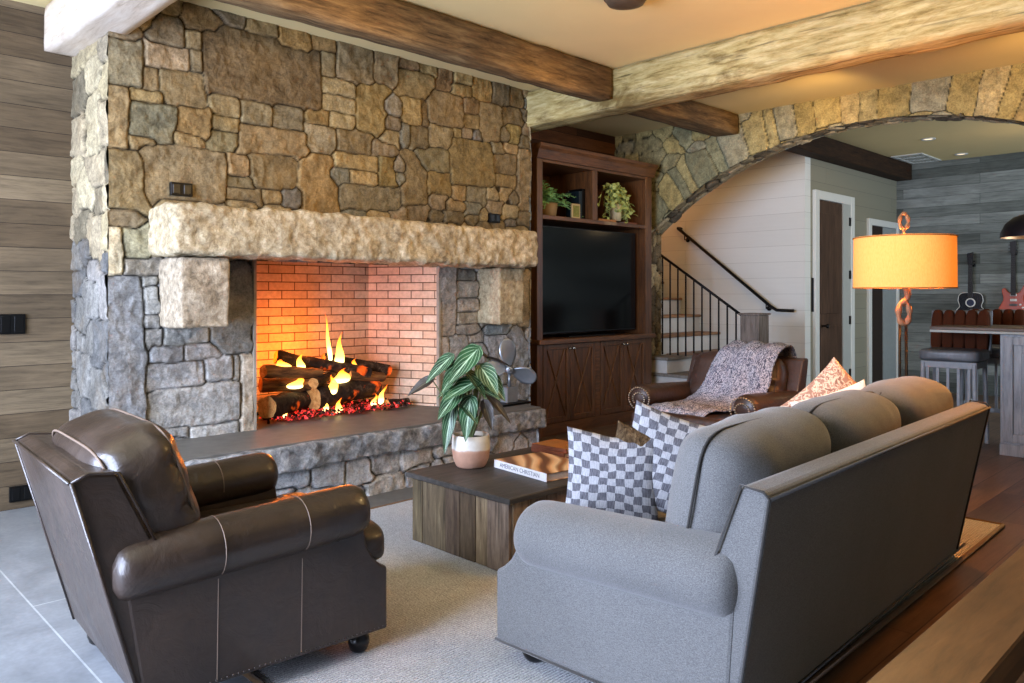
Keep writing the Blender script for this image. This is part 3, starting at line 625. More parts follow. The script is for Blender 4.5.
def flamemat():
    a = NM('flame'); nt = a.t; out = nt.nodes['Material Output']; tc = a.n('ShaderNodeTexCoord'); sp = a.n('ShaderNodeSeparateXYZ', {0: tc.outputs['UV']})
    c = a.ramp(sp.outputs[1], [(.0, 'fff0b0'), (.35, 'ffc850'), (.75, 'ff8a20'), (1, 'ff5a10')])
    lw = a.n('ShaderNodeLayerWeight', {'Blend': .35}); st = a.ramp(sp.outputs[1], [(0, 1.0), (.6, .7), (1, .35)])
    e = a.n('ShaderNodeEmission', {'Color': c, 'Strength': 4.2}); tr = a.n('ShaderNodeBsdfTransparent')
    fac = a.n('ShaderNodeMath', {0: st, 1: a.ramp(lw.outputs['Facing'], [(.3, 1.0), (.95, 0.0)])}, operation='MULTIPLY').outputs[0]
    mx = a.n('ShaderNodeMixShader', {0: fac, 1: tr.outputs[0], 2: e.outputs[0]}); nt.links.new(mx.outputs[0], out.inputs[0]); return a.m
m_flame = flamemat()
def flame(x, y, z, h, w, lean=0, s=0, parent=None):
    n = 22; k = 14; T = np.linspace(0, 1, n); A = np.linspace(0, 2 * PI, k); TT, AA = np.meshgrid(T, A, indexing='ij')
    rad = w * (np.sin(PI * np.minimum(TT * 1.0, 1) ** .55) ** .8 * (1 - TT) ** .5 + .02)
    cx = x + lean * TT ** 1.5 + np.sin(TT * 7 + s) * w * .45 * TT; cy = y + np.cos(TT * 6 + s * 2) * w * .3 * TT
    P = np.stack([cx + rad * np.cos(AA), cy + rad * .6 * np.sin(AA), z + h * TT], -1)
    uv = np.stack([AA / 6.28, TT], -1); me = mesh_np('flame', P, grid_faces(n, k), uv=uv); return link('flame', me, m_flame, parent, True, True)
fl = thing('fire', 'orange and yellow flames rising between the burning logs', 'fire', (3.2, YF, FL + .1))
for q in [(3.36, YF, FL + .34, .30, .05, .03, 0), (3.30, YF + .02, FL + .40, .40, .022, -.06, 2), (3.0, YF - .05, FL + .36, .14, .04, 0, 1), (2.94, YF - .08, FL + .23, .10, .075, .02, 3),
          (3.22, YF - .12, FL + .16, .16, .06, .03, 4), (3.34, YF - .06, FL + .24, .12, .09, .05, 5), (3.16, YF - .14, FL + .03, .15, .03, -.01, 6), (3.26, YF - .16, FL + .02, .12, .035, .02, 7),
          (3.66, YF - .15, FL + .05, .16, .03, .05, 8), (3.60, YF - .14, FL + .04, .1, .03, .02, 9), (2.82, YF - .14, FL + .03, .10, .018, .02, 10), (3.5, YF + .03, FL + .30, .12, .06, .05, 11), (2.9, YF + .05, FL + .36, .10, .08, .0, 12)]:
    flame(*q, parent=fl)
# wall plates on the stone
def plate(x0, x1, y, z0, z1, label, socket=True):
    t = thing('outlet_plate', label, 'outlet plate', ((x0 + x1) / 2, y, z0))
    bm = B(); box(bm, x0, x1, y - .02, y + .02, z0, z1, .003); obj('plate', bm, m_black, t, True)
    bm = B(); w = (x1 - x0) / 2
    for i in (0, 1): box(bm, x0 + w * i + .012, x0 + w * (i + 1) - .012, y - .023, y - .019, z0 + .012, z1 - .012, .002)
    obj('socket', bm, plain('black_plastic', '0c0c0c', .3, bmp=0), t, True)
plate(1.93, 2.07, WY, 2.035, 2.12, 'black double outlet plate in the stone above the corbel nearer the armchair')
plate(4.71, 4.84, WY, 2.04, 2.12, 'black outlet plate in the stone above the mantel beside the television cabinet')
plate(1.14, 1.29, BACK, 1.14, 1.27, 'black switch plate at mid height on the weathered board wall')
plate(1.20, 1.34, BACK, .05, .15, 'black outlet plate near the floor on the board wall behind the armchair')
# ================================================================== seating
m_lea = leather('dark_leather', '261d18', '3b2e26', .33, .2)
m_lea2 = leather('brown_leather', '2f211b', '4c372d', .42, .1)
m_seam = plain('contrast_seam', '6e5e52', .5, nz=0, bmp=0)
m_foot = plain('black_foot', '0f0d0c', .3, nz=0, bmp=0, coat=.3)
m_nail = plain('brass_nails', 'b5aa98', .3, .9, nz=0, bmp=0)
def rotm(ax, a): return Matrix.Rotation(a, 3, ax)
def feet(t, pts, h=.09, r=.042):
    for x, y in pts:
        bm = B(); lathe(bm, [(r * .55, 0), (r * .8, .01), (r, h * .4), (r * .95, h * .65), (r * .6, h * .8), (r * .6, h)], (x, y, 0), 20)
        obj('foot', bm, m_foot, t, False, True)
def armchair(label, loc, rz, W, m, btop, nails=False, seam=True, bcush=True):
    t = thing('armchair', label, 'armchair', loc, rz); w = W / 2
    bx = .0 if seam else .03
    bm = B(); prism(bm, [(-.43, .09), (-.63 + bx, btop), (-.585, btop + .02), (-.50, btop + .01), (-.37, .55), (-.30, .40), (-.28, .09)], 'y', -w + .005, w - .005, .012)
    obj('back_frame', bm, m, t)
    if seam:   # welts round the rear frame
        bm = B()
        for s in (-1, 1):
            tube(bm, [(-.43, s * w, .09), (-.63, s * w, btop)], .006, 6); tube(bm, [(-.63, s * w, btop), (-.585, s * w, btop + .022), (-.50, s * w, btop + .012), (-.37, s * w, .56)], .005, 6)
        tube(bm, [(-.635, -w, btop), (-.635, w, btop)], .006, 6)
        obj('back_welt', bm, m_seam if seam == 2 else m, t, False, True)
    bm = B(); box(bm, -.40, .45, -w + .02, w - .02, .10, .31, .01); obj('base', bm, m, t)
    for s in (-1, 1):
        bm = B(); y0, y1 = (w - .13, w) if s > 0 else (-w, -w + .13)
        prism(bm, [(-.425, .09), (.46, .09), (.46, .33), (.43, .345), (.40, .375), (.37, .43), (.355, .53), (-.49, .53)], 'y', y0, y1, .01)
        obj('arm_panel', bm, m, t)
        bm = B(); roll_end(bm, (-.07, s * (w - .05), .54), .455, .108, .098, 'x', 32, 22)
        for v in bm.verts: v.co.z += (v.co.x + .1) * .05
        ar = obj('arm_roll', bm, m, t, False, True)
        bm = B()
        if seam:
            for x in (-.19, .11):
                pts = []
                for k in range(17):
                    a = R(-50 + 240 * k / 16); pts.append((x, s * (w - .05 + .109 * math.cos(a)) if 1 else 0, .54 + .099 * math.sin(a) + (x + .1) * .05))
                tube(bm, pts, .0022, 5); tube(bm, [(x - .005, s * (w + .001), .44), (x - .01, s * (w + .001), .10)], .002, 5)
            loose(obj('seam', bm, m_seam, ar))
        else: bm.free()
        if nails:
            bm = B(); cx = .385
            for k in range(26):
                a = R(-60 + 300 * k / 25); rr = .098; g = bmesh.ops.create_icosphere(bm, subdivisions=1, radius=.0085)
                for v in g['verts']: v.co += Vector((cx, s * (w - .06) + rr * math.cos(a) * s, .548 + rr * .9 * math.sin(a)))
            for k in range(14):
                a = R(-40 + 260 * k / 13); rr = .055; g = bmesh.ops.create_icosphere(bm, subdivisions=1, radius=.008)
                for v in g['verts']: v.co += Vector((cx + .005, s * (w - .06) + rr * math.cos(a) * s, .545 + rr * .9 * math.sin(a)))
            obj('nailhead_trim', bm, m_nail, ar, False, True)
    bm = B()
    for s in (-1, 1):
        for k in range(46): 
            g = bmesh.ops.create_icosphere(bm, subdivisions=1, radius=.0042)
            for v in g['verts']: v.co += Vector((-.41 + .85 * k / 45, s * (w + .001), .105))
        obj('nailhead_band', bm, m_nail if nails else m, t, False, True); bm = B()
    bm.free()
    bm = B(); superell(bm, (.09, 0, .395), (.40, w - .13, .085), 6, None, 16, .03, 3)
    superell(bm, (.43, 0, .395), (.085, w - .045, .083), 4, None, 14, .03, 4); obj('seat_cushion', bm, m, t, False, True)
    if bcush:
        rm = rotm('Y', R(-17)); c = (-.375, 0, .715); dm = (.165, w - .035, .225)
        if not seam: c = (-.36, 0, .66); dm = (.13, w - .10, .24)
        def cr(Q, D):
            n = noise(Q * np.array([1, 1, 1]), 5, 9, 3); Q = Q.copy(); Q *= (1 + n * .05)[:, None]
            # gathered folds near the ends
            e = np.clip((np.abs(Q[:, 1]) / dm[1] - .55) / .45, 0, 1); Q[:, 0] += e * np.sin(Q[:, 2] * 48 + n * 5) * .010; return Q
        bm = B(); superell(bm, c, dm, 5, rm, 26, 0, 5, fn=cr, thin=0, nt=3.0); cu = obj('back_cushion', bm, m, t, False, True)
        bm = B(); ellseam(bm, c, dm, 5, rm, 0, .62, .0045, nt=3.0); ellseam(bm, c, dm, 5, rm, 0, -.62, .0045, nt=3.0); loose(obj('piping', bm, m_seam if seam else m, cu, False, True))
    feet(t, [(.38, -w + .08), (.38, w - .08), (-.36, -w + .08), (-.36, w - .08)])
    t.location.z = .016
    return t
armchair('dark brown leather armchair with rolled arms, nearest to the hearth and the board wall', (1.33, 2.97, 0), R(-3), .90, m_lea, .825)
armchair('brown leather armchair with nailhead trimmed arms in front of the staircase, draped with a throw', (5.48, 3.31, 0), R(181), 1.02, m_lea2, .85, nails=True, seam=False)

# ---- sofa
m_sofa = fabric('grey_tweed', '434343', '7c7c7c', 420, .35)
m_welt = fabric('dark_welt', '2a2928', '444240', 300, .1)
sx, sy, sr = 3.30, 1.69, R(1.9)
sf = thing('sofa', 'long grey tweed three seat sofa with rolled arms, seen from behind', 'sofa', (sx, sy, 0), sr)
bm = B(); prism(bm, [(-.46, .07), (-.575, .80), (-.56, .815), (-.49, .825), (-.475, .81), (-.39, .56), (-.36, .42), (-.34, .07)], 'x', -1.244, 1.25, .012)
for v in bm.verts: v.co.x -= max(0, .80 - v.co.z) * .20 * (v.co.x > 1)
obj('back_frame', bm, m_sofa, sf)
bm = B(); box(bm, -1.22, 1.22, -.42, .47, .07, .30, .01); obj('base', bm, m_sofa, sf)
bm = B()
for s in (-1, 1): tube(bm, [(s * 1.252 - .146 * (s > 0), -.462, .07), (s * 1.252, -.577, .80), (s * 1.252, -.56, .818), (s * 1.252, -.49, .828), (s * 1.252, -.39, .56)], .005, 6)
tube(bm, [(-1.25, -.58, .80), (1.25, -.58, .80)], .005, 6); tube(bm, [(-1.25, -.463, .072), (1.25, -.463, .072)], .006, 6); tube(bm, [(-1.252, -.46, .072), (-1.252, .52, .072)], .006, 6)
obj('piping', bm, m_welt, sf, False, True)
for s in (-1, 1):
    bm = B(); x0, x1 = (-1.25, -1.06) if s < 0 else (1.06, 1.25)
    poly = [(-.44, .07), (.52, .07), (.52, .335), (.49, .35), (.445, .39), (.41, .45), (.40, .50), (-.47, .50)]
    prism(bm, poly, 'x', x0, x1, .012); obj('arm_panel', bm, m_sofa, sf)
    bm = B(); roll_end(bm, (s * 1.165, -.03, .50), .455, .135, .124, 'y', 36, 22)
    for v in bm.verts: v.co.z += (.0 - v.co.y) * .035
    obj('arm_roll', bm, m_sofa, sf, False, True)
for k in range(3):
    cx = -.70 + .70 * k; bx_ = (-.765, .015, .80)[k]
    bm = B(); superell(bm, (cx, .09, .38), (.349, .40, .085), 7, None, 14, .02, k); obj('seat_cushion', bm, m_sofa, sf, False, True)
    rm = rotm('X', R(11)); c = (bx_, -.275, .685); dm = (.388, .19, .262)
    def cr(Q, D, k=k):
        n = noise(Q + k * 2.0, 3.2, 9 + k, 3); n2 = noise(Q * np.array([1, 1, .5]) + k, 9, 31 + k, 2); Q = Q * (1 + n * .045)[:, None]; Q[:, 1] += n2 * .008; Q[:, 2] += np.clip(Q[:, 2] / dm[2], 0, 1) * (.012 * np.cos(Q[:, 0] / dm[0] * 1.4)); return Q
    bm = B(); superell(bm, c, dm, 7, rm, 24, fn=cr, thin=1, nt=2.5); cu = obj('back_cushion', bm, m_sofa, sf, False, True)
    bm = B(); ellseam(bm, c, dm, 7, rm, 1, .05, .005, nt=2.5); loose(obj('piping', bm, m_welt, cu, False, True))
sf.location.z = .016
feet(sf, [(-1.16, .40), (1.16, .40), (-1.16, -.38), (1.16, -.38)], .075, .05)

# ---- throw pillows
def checker_mat():
    a = NM('checker_weave', .95, .1); tc = a.n('ShaderNodeTexCoord'); uv = tc.outputs['UV']
    d = a.n('ShaderNodeMapping', {'Vector': a.mix(uv, a.n('ShaderNodeTexNoise', {'Vector': uv, 'Scale': 6.0}).outputs['Color'], .06), 'Scale': (11, 13, 1)}).outputs[0]
    ch = a.n('ShaderNodeTexChecker', {'Vector': d, 'Color1': (0, 0, 0, 1), 'Color2': (1, 1, 1, 1), 'Scale': 1}).outputs['Fac']
    st = a.noise(a.n('ShaderNodeMapping', {'Vector': uv, 'Scale': (60, 8, 1)}).outputs[0], 1.5, 4, .7); s2 = a.noise(uv, 60, 3)
    dk = a.ramp(st, [(.35, '46464c'), (.65, '74747c')]); lt = a.ramp(st, [(.3, '88898d'), (.6, 'acadb2')])
    c = a.mix(dk, lt, ch); c = a.mix(c, a.ramp(s2, [(.3, .8), (.7, 1.1)]), .6, 'MULTIPLY'); a.base(c); a.bump(a.mix(ch, st, .5), .3, .006); return a.m
m_check = checker_mat()
def print_mat(name, c1, c2, c3, sc=9):
    a = NM(name, .95, .1); v = a.co(src='UV'); n = a.noise(v, sc, 2, .4, 1.8); n2 = a.noise(v, sc * 1.7, 2, .4, 2.5)
    c = a.ramp(n, [(.40, c1), (.46, c2), (.56, c2), (.60, c3)]); c = a.mix(c, c1, a.ramp(n2, [(.56, 0.0), (.6, 1.0)])); a.base(c); a.bump(a.noise(v, 90, 3), .2, .003); return a.m
def pillow(label, c, n, up, size, T, m, roll=0, s=0, name='throw_pillow', dent=0, parts=None):
    nrm = Vector(n).normalized(); u = Vector(up); u = (u - nrm * u.dot(nrm)).normalized(); r_ = u.cross(nrm).normalized()
    q = Matrix((r_, u, nrm)).transposed() @ Matrix.Rotation(roll, 3, 'Z')
    k = 30; A = np.linspace(-1, 1, k); A = np.sin(A * PI / 2); U, V = np.meshgrid(A, A, indexing='ij'); VV = []; FF = []; UV = []; C = Vector(c)
    for i, sg in enumerate((1, -1)):
        X = size[0] / 2 * U * (1 - .09 * (1 - V * V)); Y = size[1] / 2 * V * (1 - .09 * (1 - U * U)); Y = Y - dent * np.exp(-(U / .35) ** 2) * (V > 0) * V * size[1]
        Z = sg * T / 2 * ((1 - U * U) * (1 - V * V)) ** .42; P = np.stack([X, Y, Z], -1); P[..., 2] += noise(P + s, 7, s, 3) * .012 * ((1 - U * U) * (1 - V * V)) ** .3
        W = P @ np.array(q.transposed()); F = grid_faces(k, k, None, i * k * k)
        VV.append(W.reshape(-1, 3)); FF.append(F if sg > 0 else F[:, ::-1]); UV.append(np.stack([(U + 1) / 2, (V + 1) / 2], -1).reshape(-1, 2))
    me = mesh_np(name, np.concatenate(VV), np.concatenate(FF), uv=np.concatenate(UV))
    bm = B(); bm.from_mesh(me); bmesh.ops.remove_doubles(bm, verts=bm.verts, dist=1e-4); bm.to_mesh(me); bm.free()
    o = link(name, me, m, None, False, True); o.location = C; return tag(o, label, 'pillow')
vd = Vector((-.80, -.60, .12))
pillow('grey and white checkered throw pillow leaning inside the near sofa arm', (2.53, 2.0, .635), (-.78, -.56, .16), (0, .05, 1), (.40, .41), .16, m_check, R(-5), 1, dent=.03)
pillow('grey and white checkered throw pillow tilted against the nearest sofa back cushion', (2.70, 1.83, .70), (-.76, -.58, .20), (0, 0, 1), (.42, .42), .15, m_check, R(-17), 2)
a = NM('faux_fur', 1, .05); v = a.co((1, 1, .25)); f = a.noise(v, 60, 5, .7, .5); a.base(a.ramp(f, [(.3, '2c2018'), (.55, '63503a'), (.75, '9c8668')])); a.bump(f, 1, .02)
pillow('small brown faux fur pillow squeezed between two checkered pillows', (2.61, 1.955, .735), (-.8, -.5, .1), (0, 0, 1), (.19, .24), .15, a.m, R(-14), 3)
m_paisley = print_mat('paisley_print', 'a07f72', 'd8c6b4', '8a6a60', 9)
m_whitep = print_mat('white_print', 'e0e0e2', 'dcdde0', 'b8babf', 4)
pillow('cream and rust patterned throw pillow standing on its corner beside the floor lamp', (4.30, 1.84, .745), (-.75, -.60, .25), (0, 0, 1), (.44, .44), .15, m_paisley, R(42), 4)
pillow('plain white throw pillow leaning in front of the rust patterned pillow', (4.20, 1.76, .68), (-.75, -.6, .25), (0, 0, 1), (.42, .42), .13, m_whitep, R(18), 5)

# ---- throw blanket over the far armchair
m_throw = print_mat('leopard_throw', '4f5260', 'b9bac2', '6d7080', 26)
def throw():
    path = [(.47, .36), (.42, .492), (.30, .50), (.10, .498), (-.06, .51), (-.14, .56), (-.17, .66), (-.215, .80), (-.29, .925), (-.44, .975), (-.60, .945), (-.68, .82), (-.655, .68), (-.63, .58)]
    path = np.array(path); n = 80; k = 44; tt = np.linspace(0, len(path) - 1, n); X = np.interp(tt, np.arange(len(path)), path[:, 0]); Z = np.interp(tt, np.arange(len(path)), path[:, 1])
    for _ in range(4): X[1:-1] = (X[:-2] + 2 * X[1:-1] + X[2:]) / 4; Z[1:-1] = (Z[:-2] + 2 * Z[1:-1] + Z[2:]) / 4
    t = np.linspace(-1, 1, k); S, Tt = np.meshgrid(np.linspace(0, 1, n), t, indexing='ij')
    yc = -.10 + .26 * np.clip(S * 1.5, 0, 1) ; hw = .25 + .05 * np.sin(S * 5)
    Y = yc + Tt * hw + noise(np.stack([S * 3, Tt * 0, S * 0], -1), 2, 3, 2) * .03
    P = np.stack([X[:, None] + 0 * Tt, Y, Z[:, None] + 0 * Tt], -1)
    fold = np.sin(Tt * 9 + S * 4) * .010 + noise(P, 9, 5, 3) * .022 + .018
    nx = np.gradient(Z); nzv = -np.gradient(X); L = np.hypot(nx, nzv) + 1e-9; P[..., 0] += (nx / L)[:, None] * fold; P[..., 2] += (nzv / L)[:, None] * fold
    me = mesh_np('throw_blanket', P, grid_faces(n, k), uv=np.stack([S * 1.9, Tt * .5], -1))
    o = link('throw_blanket', me, m_throw, None, False, True); o.location = (5.48, 3.31, .016); o.rotation_euler = (0, 0, R(181))
    md = o.modifiers.new('thick', 'SOLIDIFY'); md.thickness = .012; md.offset = 1
    tag(o, 'grey and white mottled throw blanket draped over the back and seat of the far armchair', 'blanket')
throw()

# ---- rug
def rugmat():
    a = NM('rug_wool', 1, .05, 0, 0, .2); v = a.co(); w = a.n('ShaderNodeTexWave', {'Vector': v, 'Scale': 22, 'Distortion': 1.2, 'Detail': 2, 'Detail Scale': 6}, bands_direction='Y').outputs['Fac']
    n1 = a.noise(v, 130, 4, .7); n2 = a.noise(v, 30, 4, .7); c = a.ramp(n1, [(.32, '7c7e82'), (.5, 'b8babd'), (.68, 'e4e5e6')])
    c = a.mix(c, a.ramp(w, [(.1, .72), (.6, 1.1)]), .7, 'MULTIPLY'); c = a.mix(c, a.ramp(n2, [(.3, .75), (.7, 1.1)]), .7, 'MULTIPLY'); a.base(c)
    n0 = a.bump(w, .7, .008); a.bump(n1, .6, .006, n0); return a.m
rg = thing('rug', 'large grey woven wool rug with bound brown edge under the seating', 'rug', (3.33, 2.75, 0), R(.8))
bm = B(); box(bm, -2.02, 2.02, -1.48, 1.48, .001, .016, .004); obj('pile', bm, rugmat(), rg)
bm = B(); 
for a0, b0 in (((-2.03, -1.49), (2.03, -1.49)), ((2.03, -1.49), (2.03, 1.49)), ((2.03, 1.49), (-2.03, 1.49)), ((-2.03, 1.49), (-2.03, -1.49))): tube(bm, [(*a0, .011), (*b0, .011)], .012, 8)
obj('border', bm, fabric('rug_binding', '4a3520', '7a5c3a', 200, .3), rg, False, True)

# ---- coffee table
m_ctop = wood('charcoal_top', [(.3, '2e2c2a'), (.6, '4b4743'), (.8, '6a645c')], 'x', 12, .5, .15, 3, crack=False)
m_cbody = wood('reclaimed_board', [(.3, '5c4c40'), (.55, '96816c'), (.78, 'c2ad94')], 'z', 15, .75, .4, 3, attr=True)
ct = thing('coffee_table', 'boxy reclaimed wood coffee table with dark top in front of the hearth', 'coffee table', (3.3, 3.14, 0))
bm = B(); box(bm, 2.64, 3.96, 2.72, 3.56, .372, .402, .004); obj('tabletop', bm, m_ctop, ct, True)
bm = B(); cl = []
def planks(along, fixed, a0, a1, seed, out):
    r = random.Random(seed); a = a0
    while a < a1 - .01:
        w = min(r.choice([.09, .12, .16, .2]), a1 - a); 
        if a1 - (a + w) < .05: w = a1 - a
        g = r.uniform(.35, 1.0); tint = (g, g * r.uniform(.92, 1.05), g * r.uniform(.82, 1.12)); o_ = r.uniform(0, .006)
        n0 = len(bm.verts)
        if along == 'y': box(bm, fixed - (o_ if out < 0 else 0) - (.0 if out < 0 else .02), fixed + (.02 if out < 0 else o_), a + .0015, a + w - .0015, .018, .372, .0015)
        else: box(bm, a + .0015, a + w - .0015, fixed - (o_ if out < 0 else 0) - (.0 if out < 0 else .02), fixed + (.02 if out < 0 else o_), .018, .372, .0015)
        cl.extend([tint] * (len(bm.verts) - n0)); a += w
planks('y', 2.67, 2.75, 3.53, 5, -1); planks('y', 3.93, 2.75, 3.53, 6, 1); planks('x', 2.75, 2.69, 3.91, 7, -1); planks('x', 3.53, 2.69, 3.91, 8, 1)
bm.verts.index_update(); me = bpy.data.meshes.new('body'); bm.to_mesh(me); bm.free()
at = me.color_attributes.new('Col', 'FLOAT_COLOR', 'POINT')
for i, c in enumerate(cl): at.data[i].color = (*c, 1)
link('body', me, m_cbody, ct, True)

# ---- plant in a two tone pot
def leafmat(name, c0, c1, vein, vs=1.0):
    a = NM(name, .38, .5); tc = a.n('ShaderNodeTexCoord'); sp = a.n('ShaderNodeSeparateXYZ', {0: tc.outputs['UV']})
    ax = a.n('ShaderNodeMath', {0: sp.outputs[0]}, operation='ABSOLUTE').outputs[0]
    mid = a.ramp(ax, [(.04, 1.0), (.09, 0.0)])
    t = a.n('ShaderNodeMath', {0: a.n('ShaderNodeMath', {0: ax, 1: -.8}, operation='MULTIPLY').outputs[0], 1: sp.outputs[1]}, operation='ADD').outputs[0]
    w = a.n('ShaderNodeMath', {0: a.n('ShaderNodeMath', {0: t, 1: 26.0}, operation='MULTIPLY').outputs[0]}, operation='SINE').outputs[0]
    rib = a.ramp(w, [(.86, 0.0), (.97, .8 * vs)]); f = a.n('ShaderNodeMath', {0: mid, 1: rib}, operation='MAXIMUM').outputs[0]
    c = a.mix(a.ramp(a.noise(a.co(), 9, 3), [(.3, c0), (.7, c1)]), vein, f); a.base(c); a.bump(w, .1, .003)
    a.b.inputs['Transmission Weight'].default_value = 0; return a.m
m_leaf = leafmat('veined_leaf', '14301c', '2f5a34', 'a9c4a0')
m_leafd = leafmat('dark_leaf', '1d1c18', '3a3028', '5a5244', .4)
m_stem = plain('stem', '6f7a4e', .6)
def leaf(bm, base, d, L, W, droop=.4, tw=0, n=12, k=7, heart=True):
    uvl = bm.loops.layers.uv.verify(); base = Vector(base); d = Vector(d).normalized(); side = d.cross(Vector((0, 0, 1)))
    side = side.normalized() if side.length > .05 else Vector((1, 0, 0)); up = side.cross(d).normalized(); side = (side * math.cos(tw) + up * math.sin(tw)).normalized(); up = side.cross(d)
    rows = []
    for i in range(n + 1):
        t = i / n; w = W * (math.sin(PI * t ** .62) ** .85 if 0 < t < 1 else 0.0) + .0006; p = base + d * (L * t) + Vector((0, 0, -droop * L * t * t)); row = []
        for j in range(k):
            s = -1 + 2 * j / (k - 1); bk = -.12 * L * abs(s) ** 1.5 * (1 - t) if heart else 0
            row.append((bm.verts.new(p + side * (s * w) + up * (abs(s) ** 1.4 * w * .35 + .04 * w * math.sin(t * 18) * abs(s)) + d * bk), (s, t)))
        rows.append(row)
    for a_, b_ in zip(rows, rows[1:]):
        for j in range(k - 1):
            q = [a_[j], a_[j + 1], b_[j + 1], b_[j]]; f = bm.faces.new([v for v, _ in q])
            for l, (_, u) in zip(f.loops, q): l[uvl].uv = u
            f.smooth = True
pp = (2.99, 3.40, .402)
pl = thing('potted_plant', 'alocasia with veined dark green leaves in a white and terracotta pot on the coffee table', 'plant', pp)
def potmat():
    a = NM('two_tone_glaze', .5, .4); tc = a.n('ShaderNodeTexCoord'); sp = a.n('ShaderNodeSeparateXYZ', {0: tc.outputs['Object']}); n = a.noise(a.co(), 12, 4)
    h = a.n('ShaderNodeMath', {0: sp.outputs[2], 1: a.n('ShaderNodeMath', {0: n, 1: .03}, operation='MULTIPLY').outputs[0]}, operation='ADD').outputs[0]
    c = a.ramp(h, [(.108, 'b98f78'), (.118, 'c7a48e'), (.124, 'dcd9d0'), (.3, 'd2cec2')]); a.base(a.mix(c, a.ramp(a.noise(a.co(), 30, 4), [(.3, .8), (.7, 1.1)]), .6, 'MULTIPLY')); a.bump(n, .2, .01); return a.m
bm = B(); lathe(bm, [(.0, .0), (.078, .0), (.088, .01), (.104, .05), (.111, .10), (.111, .15), (.106, .185), (.103, .187), (.098, .185), (.100, .15), (.0, .15)], (0, 0, 0), 40, cap=False)
obj('pot', bm, potmat(), pl, False, True)
bm = B(); lathe(bm, [(0.001, .165), (.099, .162)], (0, 0, 0), 24, cap=False); obj('soil', bm, plain('soil', '2c211a', 1, nz=.5, sc=60, bmp=.6), pl)
bs = B(); bl = B(); bd = B()
vx = Vector((.715, -.699, 0)); vy = Vector((.699, .715, 0))   # across and away, as one stands in the room
def lf(r_, z, dr, dz, L, W, aw=0, away=0, tw=0, dark=False, droop=.3):
    """leaf whose base sits r_ to the right and z above the pot base; (dr,dz) is its pointing direction"""
    b = vx * r_ + vy * away + Vector((0, 0, z)); d = vx * dr + vy * aw + Vector((0, 0, dz))
    tube(bs, [(0, 0, .15), b * .35 + Vector((0, 0, .10)), b * .8 + Vector((0, 0, .03)), b], [.006, .005, .004, .003], 6, False)
    leaf(bd if dark else bl, b, d, L, W, droop, tw)
def lp_(x0, y0, x1, y1, W, aw=0.0, tw=0, dark=False, droop=.12):
    """leaf from blade base to tip, given in centimetres right of / above the pot base"""
    x0, y0, x1, y1 = x0 / 100, y0 / 100, x1 / 100, y1 / 100; L = math.hypot(x1 - x0, y1 - y0) / math.sqrt(max(.2, 1 - min(.8, aw * aw)))
    d = vx * ((x1 - x0) / L) + Vector((0, 0, (y1 - y0) / L + droop)) + vy * aw
    b = vx * x0 + vy * (-.06 * (aw < 0) + .05 * (aw > 0)) + Vector((0, 0, y0)); d0 = d.normalized()
    tube(bs, [(0, 0, .15), b * .3 + Vector((0, 0, .11)), b * .75 + Vector((0, 0, .04)), b], [.006, .005, .004, .003], 6, False)
    leaf(bd if dark else bl, b, d0, L, W, droop, tw)
for q in ((-11, 64, -24, 50, .040, -.2, .9), (-22, 51, -35, 42, .036, -.1, .8, True), (4, 68, -11, 50, .060, -.3, .9), (-5, 60, -15, 45, .050, -.35, .8), (3, 66, 11, 60, .040, .3, -.4, True), (10, 62, 24, 56, .030, .1, .3, True),
          (6, 58, 15, 44, .058, -.4, -.6), (8, 54, 19, 40, .055, -.2, -.8), (-2, 55, 8, 42, .055, -.5, .1), (4, 50, -14, 40, .062, -.4, .5), (-6, 45, -17, 30, .055, -.35, .7), (3, 47, 17, 40, .050, -.5, -.2),
          (0, 40, -2, 19, .055, -.35, 0), (-10, 38, -14, 12, .042, -.15, .6), (8, 38, 12, 24, .035, -.25, -.5, True), (10, 42, 22, 27, .028, -.1, -.7, True), (-4, 36, 4, 27, .05, -.6, 0), (14, 48, 13, 34, .045, .2, -.8),
          (-8, 52, -18, 56, .045, .4, .3), (0, 58, 6, 66, .045, .4, 0), (-3, 48, -4, 36, .05, .5, .3), (6, 46, 9, 34, .045, .5, -.3), (-12, 44, -20, 38, .04, .3, .6)): lp_(*q)
obj('stems', bs, m_stem, pl, False, True); obj('foliage', bl, m_leaf, pl, False, False); obj('dark_leaves', bd, m_leafd, pl)

